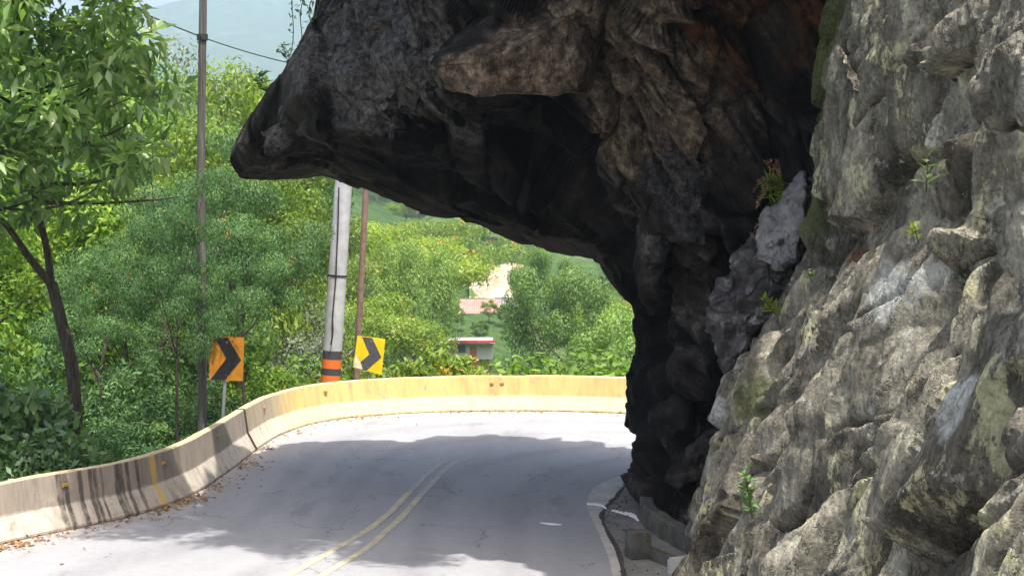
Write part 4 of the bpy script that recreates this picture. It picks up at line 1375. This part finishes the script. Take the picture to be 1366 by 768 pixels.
# singled-out trees seen through the arch
place('round', 550, 318, 118, 'full round-crowned green tree in the valley above the yellow chevron sign', width=0.47)
place('round', 758, 352, 104, 'wide dense green tree behind the barrier beside the dark rock pillar', width=0.62)
place('round', 838, 408, 84, 'lower leafy tree between the wide dense tree and the rock pillar', width=0.7)
place('mid', 722, 325, 168, 'dark green tree rising behind the wide dense valley tree', width=0.6)
place('grey', 392, 395, 66, 'pale grey-green thicket tree between the banded pole and the orange chevron sign', width=1.1)
place('grey', 205, 40, 150, 'tall grey-green tree on the hill behind the wooden pole', width=1.0)
FL = 'light green flat-topped tree with orange blossom on the valley side'
FG = 'blossoming trees on the valley side'
for px, py, Y in ((432, 320, 128), (475, 292, 150), (545, 285, 190), (505, 330, 160), (415, 275, 175), (450, 390, 100), (520, 300, 240)):
    place('flame', px, py, Y, FL, FG)
# shrubs right behind the barrier
for px, py, Y in ((548, 478, 41.5), (580, 462, 42.5), (607, 470, 42), (632, 488, 41.6)):
    place('pale', px, py, Y, 'pale leafy shrub poking over the sunlit yellow barrier', 'pale shrubs over the yellow barrier', width=0.9)
for px, py, Y in ((345, 480, 39), (372, 488, 40), (400, 492, 40.5), (425, 495, 42), (360, 470, 43), (330, 500, 36)):
    place('shrub', px, py, Y, 'green shrub behind the barrier near the banded pole', 'shrubs near the banded pole')
place('pale', 468, 470, 42.5, 'reddish-flecked shrub at the foot of the rusty pole', width=0.7)
for px, py, Y in ((690, 492, 46), (770, 470, 48), (815, 466, 50), (850, 470, 49)):
    place('shrub', px, py, Y, 'green shrub behind the far barrier below the wide dense tree', 'shrubs below the wide dense tree', width=1.4)
# left side behind the barrier
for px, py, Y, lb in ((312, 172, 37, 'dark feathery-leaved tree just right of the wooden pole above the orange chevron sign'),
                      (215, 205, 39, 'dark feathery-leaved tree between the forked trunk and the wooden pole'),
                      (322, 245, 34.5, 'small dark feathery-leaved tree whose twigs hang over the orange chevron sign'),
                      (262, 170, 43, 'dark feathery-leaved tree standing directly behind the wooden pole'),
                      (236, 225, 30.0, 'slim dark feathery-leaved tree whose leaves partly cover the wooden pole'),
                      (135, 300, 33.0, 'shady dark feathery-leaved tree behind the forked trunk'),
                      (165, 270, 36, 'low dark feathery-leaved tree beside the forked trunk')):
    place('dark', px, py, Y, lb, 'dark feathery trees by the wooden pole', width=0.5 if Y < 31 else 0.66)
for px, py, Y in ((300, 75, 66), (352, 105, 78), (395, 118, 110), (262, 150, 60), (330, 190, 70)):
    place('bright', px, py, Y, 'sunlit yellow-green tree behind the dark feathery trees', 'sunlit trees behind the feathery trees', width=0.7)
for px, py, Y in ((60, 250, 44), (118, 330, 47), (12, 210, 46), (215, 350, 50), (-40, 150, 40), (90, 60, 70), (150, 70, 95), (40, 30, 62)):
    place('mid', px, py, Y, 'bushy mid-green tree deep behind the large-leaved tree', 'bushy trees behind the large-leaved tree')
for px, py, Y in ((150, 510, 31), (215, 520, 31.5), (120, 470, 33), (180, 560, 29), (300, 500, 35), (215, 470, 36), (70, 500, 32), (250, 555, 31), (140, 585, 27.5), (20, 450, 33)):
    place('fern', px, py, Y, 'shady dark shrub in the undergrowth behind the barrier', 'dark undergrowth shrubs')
for px, py, Y in ((95, 400, 36), (130, 430, 38), (190, 420, 41), (240, 400, 43), (30, 400, 38), (275, 430, 40), (165, 395, 44)):
    place('shrub', px, py, Y, 'tall green shrub in the thicket behind the barrier', 'green thicket shrubs', width=0.9)
for px, py, Y in ((20, 520, 26.0), (62, 560, 25.4), (-20, 480, 26.5), (88, 610, 24.9), (38, 600, 24.6)):
    place('cool', px, py, Y, 'cool green broad-leaved bush leaning over the near barrier', 'broad-leaved bushes at the near barrier', width=0.85)

# the rest of the wooded valley side
HL = {'round': 'round green tree in the woods on the far valley side', 'flame': FL, 'mid': 'bushy dark green tree in the woods on the far valley side', 'bright': 'yellow-green tree in the woods on the far valley side', 'grey': 'greyish tree in the woods on the far valley side'}
HG = {'round': 'round trees on the far valley side', 'flame': FG, 'mid': 'dark trees on the far valley side', 'bright': 'yellow-green trees on the far valley side', 'grey': 'greyish trees on the far valley side'}
placed = []
tries = 0
while len(placed) < 235 and tries < 9000:
    tries += 1
    px = rng.uniform(60, 1080)
    y_lo = 62.0 if px > 870 else 95.0
    Y = y_lo * (520 / y_lo) ** rng.uniform(0, 1)
    x = P(px, 300, Y).x
    if 575 - 11000 / Y < px < 700 + 11000 / Y and Y < 275:
        continue
    if px < 330 and Y < 110:
        continue
    if any((x - a) ** 2 + (Y - b) ** 2 < (4.4 + Y * 0.008) ** 2 for a, b in placed):
        continue
    kind = rng.choice(['round', 'flame', 'mid', 'bright', 'grey'], p=[0.34, 0.26, 0.18, 0.14, 0.08])
    h = rng.uniform(6.5, 10.0)
    zb = gz(x, Y)
    top = 288 - FOC * (zb + h - CAMZ) / Y + (0)
    place(kind, px, top, Y, HL[kind], HG[kind])
    placed.append((x, Y))

# large-leaved tree leaning over the near barrier
rg = np.random.default_rng(77)
bt = thing('large_leaved_tree', 'near tree with forked trunk and big glossy pale-lit leaves behind the near barrier', 'tree', P(104, 640, 27.2))
acc = Acc()
tr = [P(104, 650, 27.2), P(101, 560, 27.2), P(96, 490, 27.2), P(82, 430, 27.1), P(69, 378, 27.0)]
trc = [Vector(p) for p in catmull(np.array([tuple(p) for p in tr]), 24)]
acc.tube(trc, list(np.linspace(0.135, 0.10, 24)), 12)
l1 = [Vector(p) for p in catmull(np.array([tuple(p) for p in [P(69, 380, 27), P(40, 345, 26.6), P(12, 305, 26.2), P(-30, 255, 25.5), P(-70, 150, 25)]]), 20)]
l2 = [Vector(p) for p in catmull(np.array([tuple(p) for p in [P(69, 380, 27), P(62, 330, 26.9), P(48, 270, 26.4), P(36, 200, 25.8), P(28, 110, 25.2), P(30, 0, 25), P(40, -120, 24.6)]]), 26)]
acc.tube(l1, list(np.linspace(0.075, 0.035, 20)), 9)
acc.tube(l2, list(np.linspace(0.07, 0.03, 26)), 9)
cl = []
k = 0
while k < 190:
    px = rg.uniform(-120, 235); py = rg.uniform(-150, 300)
    lim = np.interp(py, [-150, 0, 60, 120, 170, 230, 300], [175, 160, 200, 225, 245, 185, 100])
    if px > lim or (py > 230 and px > 60 and rg.uniform() < 0.6):
        continue
    Y = rg.uniform(22.8, 27.0)
    cl.append((np.array(P(px, py, Y)), rg.uniform(0.26, 0.46)))
    k += 1
for i in range(0, 170, 3):
    tgt = Vector(cl[i][0])
    src = min(l1[4:] + l2[4:], key=lambda q: (q - tgt).length + abs(q.z - tgt.z + 0.6) * 0.6)
    limb(acc, src, tgt, 0.028, 0.009, rg, 0.10, 7, 5)
for pa_, pb_ in ((P(40, 235, 26.4), P(205, 215, 24.6)), (P(36, 200, 25.8), P(190, 150, 24.4)), (P(48, 270, 26.4), P(240, 262, 26.0)), (P(30, 60, 25.1), P(-60, 40, 24)), (P(40, 150, 25.5), P(-70, 70, 24))):
    limb(acc, pa_, pb_, 0.04, 0.012, rg, 0.10, 10, 6)
acc.obj('trunk', M['bark'], bt)
p_, d_ = clump_points(cl, 46, rg, 0.7)
v_, q_ = leaf_arrays(p_, d_, 0.31, 0.38, True, rg, 0.35, 0.8)
obj_np('crown', v_, q_, M['leaf_big'], bt)
under(bt)

# ---- shrubs rooted on the crown of the overhang; they throw the ragged end of the shade on the road
for x_, y_, z_, sc_ in ((-3.9, 21.0, 11.0, 1.15), (-4.6, 20.6, 11.4, 1.0), (-3.6, 19.5, 11.2, 1.1), (-1.6, 18.3, 11.4, 1.0), (-5.3, 21.3, 11.0, 0.9), (0.4, 17.7, 11.3, 1.0)):
    o = copy_tree(PROTO['shrub'], (x_, y_, z_), rng.uniform(0, 6), (sc_, sc_, sc_))
    tag(o, 'shrub rooted on the top of the overhanging rock', 'shrub', 'shrubs on top of the overhang')

# ---- small plants on the rock
def sprig(name, label, px, py, Y, h, n, leaf, width, mat, lean=(-0.15, -0.1), seed=0):
    rg = np.random.default_rng(300 + seed)
    base = P(px, py, Y)
    root = thing(name, label, 'plant', base)
    acc = Acc()
    pos, out = [], []
    for s in range(max(1, n // 9)):
        tip = Vector((rg.normal() * h * 0.18 + lean[0] * h, lean[1] * h, h * rg.uniform(0.8, 1.1)))
        pts = [Vector((0.06, 0.05, -0.05)).lerp(tip, t) for t in np.linspace(0, 1, 5)]
        acc.tube(pts, [0.008, 0.007, 0.006, 0.005, 0.003], 5)
        for k in range(9):
            t = 0.15 + 0.85 * k / 8
            a = k * 2.4 + s
            pos.append(np.array(pts[0].lerp(tip, t)))
            out.append(np.array([math.cos(a), math.sin(a), 0.5]))
    acc.obj('stem', M['stem'], root)
    v, q = leaf_arrays(np.array(pos), np.array(out), leaf, width, True, rg, 0.0, 0.35)
    obj_np('leaves', v, q, M[mat], root)
    return root


sprig('rock_plant', 'small upright pale-leaved plant sprouting from the cliff face', 1228, 248, 13.0, 0.30, 12, 0.15, 0.32, 'leaf_cool', (0.05, -0.3), 1)
sprig('rock_plant', 'little green tuft growing in a crack below the upright cliff plant', 1218, 318, 13.4, 0.12, 9, 0.09, 0.5, 'leaf_bright', (0.0, -0.3), 2)
sprig('rock_plant', 'hanging dark-leaved seedling low on the cliff above the gutter', 998, 690, 17.2, 0.60, 27, 0.19, 0.42, 'leaf_cool', (0.05, -0.2), 3)
sprig('rock_plant', 'bright leafy sprig beside the pale broken block of rock', 1030, 416, 19.3, 0.16, 18, 0.17, 0.5, 'leaf_bright', (-0.6, -0.3), 4)
sprig('rock_plant', 'tiny green shoot under the rusty hollow in the cliff', 1078, 372, 18.2, 0.10, 9, 0.10, 0.45, 'leaf_cool', (-0.4, -0.3), 5)
sprig('rock_plant', 'low green tuft at the end of the mossy kerb wall', 864, 672, 25.0, 0.28, 36, 0.13, 0.3, 'leaf_bright', (0.0, -0.1), 6)

sprig('rock_plant', 'leafy tuft on the sloping upper edge of the overhanging rock', 388, 88, 25.8, 0.35, 27, 0.16, 0.35, 'leaf_mid', (-0.4, -0.1), 7)
sprig('rock_plant', 'spiky dark tuft lower on the edge of the overhanging rock', 360, 128, 26.2, 0.40, 36, 0.22, 0.22, 'leaf_dark', (-0.6, -0.1), 8)
rg = np.random.default_rng(91)
gb = P(1045, 252, 20.7)
gr = thing('plume_grass', 'grass tuft with reddish plumes hanging off the pale rock slab', 'grass', gb)
acc = Acc(); pl_pos = []
for k in range(17):
    tip = P(rg.uniform(985, 1045), rg.uniform(212, 330) if k < 11 else rg.uniform(212, 255), 20.6 + rg.uniform(-0.3, 0.3))
    mid_ = gb.lerp(tip, 0.55) + Vector((0, 0, 0.16 * rg.uniform(0.5, 1.3)))
    pts = [Vector(p) - gb for p in catmull(np.array([tuple(gb), tuple(mid_), tuple(tip)]), 9)]
    acc.tube(pts, list(np.linspace(0.006, 0.003, 9)), 4)
    for t in np.linspace(5.5, 8, 16):
        i = int(t); f_ = t - i
        pl_pos.append(np.array(pts[i].lerp(pts[min(8, i + 1)], f_)))
acc.obj('stalks', M['stem'], gr)
pl_pos = np.array(pl_pos)
v_, q_ = leaf_arrays(pl_pos, rg.normal(size=pl_pos.shape) * 0.6, 0.055, 0.5, False, rg, 0.2, 1.0)
obj_np('plumes', v_, q_, M['plume'], gr)
pos = np.array([np.array(P(rg.uniform(1010, 1062), rg.uniform(238, 278), 20.6 + rg.uniform(-.2, .2)) - gb) for _ in range(90)])
pos = pos * 0.55 + np.array([-0.05, 0, 0.02])
v_, q_ = leaf_arrays(pos, np.tile(np.array([[-0.4, -0.2, 0.6]]), (90, 1)), 0.22, 0.10, True, rg, 0.1, 0.8)
obj_np('blades', v_, q_, M['leaf_bright'], gr)

# hanging vines on the skyline of the overhang
for k, (px, y0, y1) in enumerate(((416, -30, 30), (403, -40, 62), (390, -60, 74), (424, -30, 22))):
    a = P(px + 8, y0, 25.2); b = P(px - 4, y1, 25.2)
    root = thing('hanging_vine', 'thin leafy vine dangling from the upper edge of the overhanging rock', 'vine', a, 'vines on the overhang edge')
    acc = Acc()
    pts = [a.lerp(b, t) - a + Vector((0.04 * math.sin(7 * t + k), 0.03 * math.cos(5 * t), 0)) for t in np.linspace(0, 1, 14)]
    acc.tube(pts, [0.008] * 14, 5)
    acc.obj('stem', M['stem'], root)
    pos = np.array([tuple(pts[rg.integers(3, 14)] + Vector(tuple(rg.normal(size=3) * 0.03))) for _ in range(26)])
    v_, q_ = leaf_arrays(pos, rg.normal(size=pos.shape) * 0.5, 0.10, 0.4, True, rg, 0.5, 0.8)
    obj_np('leaves', v_, q_, M['leaf_dark'], root)

# ================================================================== houses across the valley
M['white_wall'] = flat_mat('white_wall', (0.55, 0.53, 0.51), 0.85, 0.2, 0, 0.8, 0.12)
M['zinc_roof'] = flat_mat('zinc_roof', (0.50, 0.44, 0.43), 0.7, 0.3, 0, 1.5, 0.2)
M['pink_roof'] = flat_mat('pink_roof', (0.36, 0.20, 0.165), 0.8, 0.2, 0, 1.5, 0.25)
M['red_trim'] = flat_mat('red_trim', (0.45, 0.07, 0.06), 0.7, 0.2, 0, 1.5, 0.2)
M['brick_wall'] = flat_mat('brick_wall', (0.34, 0.17, 0.11), 0.9, 0.1, 0, 2.0, 0.3)
M['orange_door'] = flat_mat('orange_door', (0.48, 0.19, 0.06), 0.7, 0.2)
M['window_dark'] = flat_mat('window_dark', (0.10, 0.09, 0.09), 0.3, 0.5)
m = MT('bare_earth')
base = m.ramp(m.noise(0.45, 8, 0.72), [(0.32, (0.30, 0.20, 0.13)), (0.5, (0.42, 0.32, 0.23)), (0.66, (0.58, 0.50, 0.41))])
base = m.mix(m.step(m.noise(0.35, 8, 0.74, m.mapping(loc=(4, 2, 9))), 0.54, 0.60), base, (0.09, 0.15, 0.035))
M['bare_earth'] = m.finish(base, 0.95, m.bump(m.noise(1.2, 7, 0.7), 0.8, 0.5), 0.1)


def hbox(root, name, x0, x1, y0, y1, Y, depth, mat, dy=0.0):
    a, b = P(x0, y0, Y), P(x1, y1, Y)
    bm = bmesh.new()
    box(bm, ((a.x + b.x) / 2, Y + depth / 2 + dy, (a.z + b.z) / 2), (b.x - a.x, depth, a.z - b.z))
    return obj_bm(name, bm, M[mat], root)


h1 = thing('house', 'small white house with red roof edge and orange doors across the valley', 'house', P(620, 505, 188))
hbox(h1, 'wall', 592, 657, 455, 479, 188, 6, 'white_wall')
hbox(h1, 'lower_wall', 604, 652, 479.2, 512, 188, 5.5, 'brick_wall', 0.3)
bm = bmesh.new()
a, b = P(587, 454.5, 188), P(660, 459, 188)
for sgn in (0,):
    v = [bm.verts.new(q) for q in ((a.x, 187.2, a.z - 0.15), (b.x, 187.2, a.z - 0.45), (b.x, 194.6, a.z - 0.85), (a.x, 194.6, a.z - 0.55))]
    w = [bm.verts.new(q.co + Vector((0, 0, 0.22))) for q in v]
    bm.faces.new(v); bm.faces.new(w)
    for i in range(4):
        bm.faces.new((v[i], v[(i + 1) % 4], w[(i + 1) % 4], w[i]))
obj_bm('roof', bm, M['zinc_roof'], h1)
hbox(h1, 'fascia', 586, 661, 453.0, 456.2, 188, 0.25, 'red_trim', -1.15)
hbox(h1, 'door', 627, 636, 462, 478.5, 188, 0.2, 'orange_door', -0.1)
hbox(h1, 'window', 611, 621, 460, 470, 188, 0.2, 'window_dark', -0.1)
hbox(h1, 'shutter', 602, 609.5, 460, 471, 188, 0.2, 'orange_door', -0.1)
under(h1)
h2 = thing('house', 'house with a faded pink roof among the trees above the white house', 'house', P(645, 432, 226))
hbox(h2, 'wall', 618, 664, 414, 436, 226, 7, 'white_wall')
bm = bmesh.new()
a, b = P(612, 405, 226), P(668, 418, 226)
ridge = P(640, 398, 229)
nx = 41                                                       # ribbed sheet roof, front and back slope
for (ya, za, yb, zb) in ((225, b.z, 230, ridge.z - 0.2), (235, b.z, 230, ridge.z - 0.2)):
    for i in range(nx - 1):
        xa, xb = (a.x + (b.x - a.x) * t / (nx - 1) for t in (i, i + 1))
        da, db = ((0.10 if t % 2 else 0.0) for t in (i, i + 1))
        bm.faces.new([bm.verts.new(q) for q in ((xa, ya, za + da), (xb, ya, za + db), (xb, yb, zb + db), (xa, yb, zb + da))])
bmesh.ops.remove_doubles(bm, verts=bm.verts, dist=0.001)
obj_bm('roof', bm, M['pink_roof'], h2)
hbox(h2, 'window', 640, 647, 420, 428, 226, 0.2, 'window_dark', -0.1)
under(h2)
h3 = thing('retaining_wall', 'white retaining wall at the foot of the bare earth bank', 'wall', P(673, 412, 232))
hbox(h3, 'wall', 660, 690, 397, 414, 232, 1.0, 'white_wall')
hbox(h3, 'coping', 659, 691, 395.5, 397, 232, 1.2, 'white_wall', -0.1)
under(h3)
# steep bare bank cut in the hillside
nb = 26
V = np.zeros((nb, nb, 3))
for i in range(nb):
    for j in range(nb):
        u, v = i / (nb - 1), j / (nb - 1)
        q = P(626 + 72 * u, 418 - 66 * v, 235 + 9 * v)
        V[i, j] = (q.x, q.y, q.z)
V = V.reshape(-1, 3)
V[:, 2] += 0.5 * fbm(V / 3.0, 4, 6)
V[:, 1] += 0.6 * fbm(V / 4.0, 4, 16)
structure(obj_np('earth_bank', V, grid_quads(nb, nb, True), M['bare_earth'], None, True))
for px, py, Y in ((640, 432, 205), (610, 412, 212), (625, 450, 198), (592, 436, 200), (674, 414, 216), (652, 424, 218)):
    place('mid' if px != 625 else 'bright', px, py, Y, 'small garden tree between the two houses across the valley', 'garden trees between the houses')

# ================================================================== fallen leaves along the barrier
rg = np.random.default_rng(5)
pos = []
for i in range(len(TOE)):
    if not (14 < TOE[i, 1] and TOE[i, 0] < 6):
        continue
    den = 14 if TOE[i, 1] < 25.5 else (7 if TOE[i, 1] < 34 else 4)
    cl_ = 0.4 + 1.6 * max(0, float(vnoise(np.array([[i * 0.11, 0, 0]]), 3)[0]) + 0.3)
    for _ in range(rg.poisson(den * cl_ * 0.55)):
        off = abs(rg.normal()) * 0.22 + 0.02
        pos.append(TOE[i] - OUT[i] * off + np.array([rg.normal() * 0.06, rg.normal() * 0.06, 0.016]))
for _ in range(90):
    i = rg.integers(0, len(TOE))
    pos.append(TOE[i] - OUT[i] * rg.uniform(0.3, 2.2) + np.array([0, 0, 0.016]))
pos = np.array(pos)
v_, q_ = leaf_arrays(pos, rg.normal(size=pos.shape) * np.array([1, 1, 0.12]), 0.085, 0.55, True, rg, 0.0, 0.25, 1.4)
v_[:, 2] = np.maximum(v_[:, 2], 0.009)
lit = obj_np('leaf_litter', v_, q_, M['dry_leaf'])
lit['kind'] = 'stuff'
tag(lit, 'fallen orange-brown leaves scattered along the foot of the barrier', 'leaves')

rg = np.random.default_rng(15)
gp, gq = [], []
for k in range(200):
    c = CR[3 + int(rg.integers(0, len(crack)))]
    nb_ = CR[min(len(CR) - 1, 4 + int(rg.integers(0, len(crack))))]
    t = rg.uniform(0, 1)
    i_ = int(rg.integers(3, 3 + len(crack) - 1))
    c = CR[i_].lerp(CR[i_ + 1], t) + Vector((abs(rg.normal()) * 0.35 - 0.05, rg.normal() * 0.1, 0.0))
    r = rg.uniform(0.006, 0.024)
    pts = np.array([(1, 0, 0), (0, 1, 0), (-1, 0, 0), (0, -1, 0), (0.2, 0.1, 1.1), (0, 0, -0.4)]) * r * rg.uniform(0.6, 1.2, (6, 3)) + np.array([c.x, c.y, 0.012 + r * 0.3])
    b_ = len(gp) * 6
    gp.append(pts)
    gq += [(b_, b_ + 1, b_ + 4), (b_ + 1, b_ + 2, b_ + 4), (b_ + 2, b_ + 3, b_ + 4), (b_ + 3, b_, b_ + 4), (b_ + 1, b_, b_ + 5), (b_ + 2, b_ + 1, b_ + 5), (b_ + 3, b_ + 2, b_ + 5), (b_, b_ + 3, b_ + 5)]
grit = obj_np('grit', np.concatenate(gp), np.array(gq), M['rubble_rock'])
grit['kind'] = 'stuff'
tag(grit, 'loose grit and stone chips lying in the roadside gutter', 'grit')

# ================================================================== haze
hz = MT('haze_air')
vol = hz.node('ShaderNodeVolumePrincipled')
vol.inputs['Color'].default_value = (0.62, 0.80, 1.0, 1)
vol.inputs['Density'].default_value = 0.00028
vol.inputs['Anisotropy'].default_value = 0.2
hz.t.links.new(vol.outputs[0], hz.out.inputs['Volume'])
bm = bmesh.new()
zlo, zhi = float(ZZ.min()) - 1.0, float(ZZ.max()) + 15.0
box(bm, (0, 2985, (zlo + zhi) / 2), (7060, 6070, zhi - zlo))
hzo = obj_bm('haze', bm, hz.m)
hzo['kind'] = 'stuff'
tag(hzo, 'pale blue haze in the air over the far valley', 'haze')
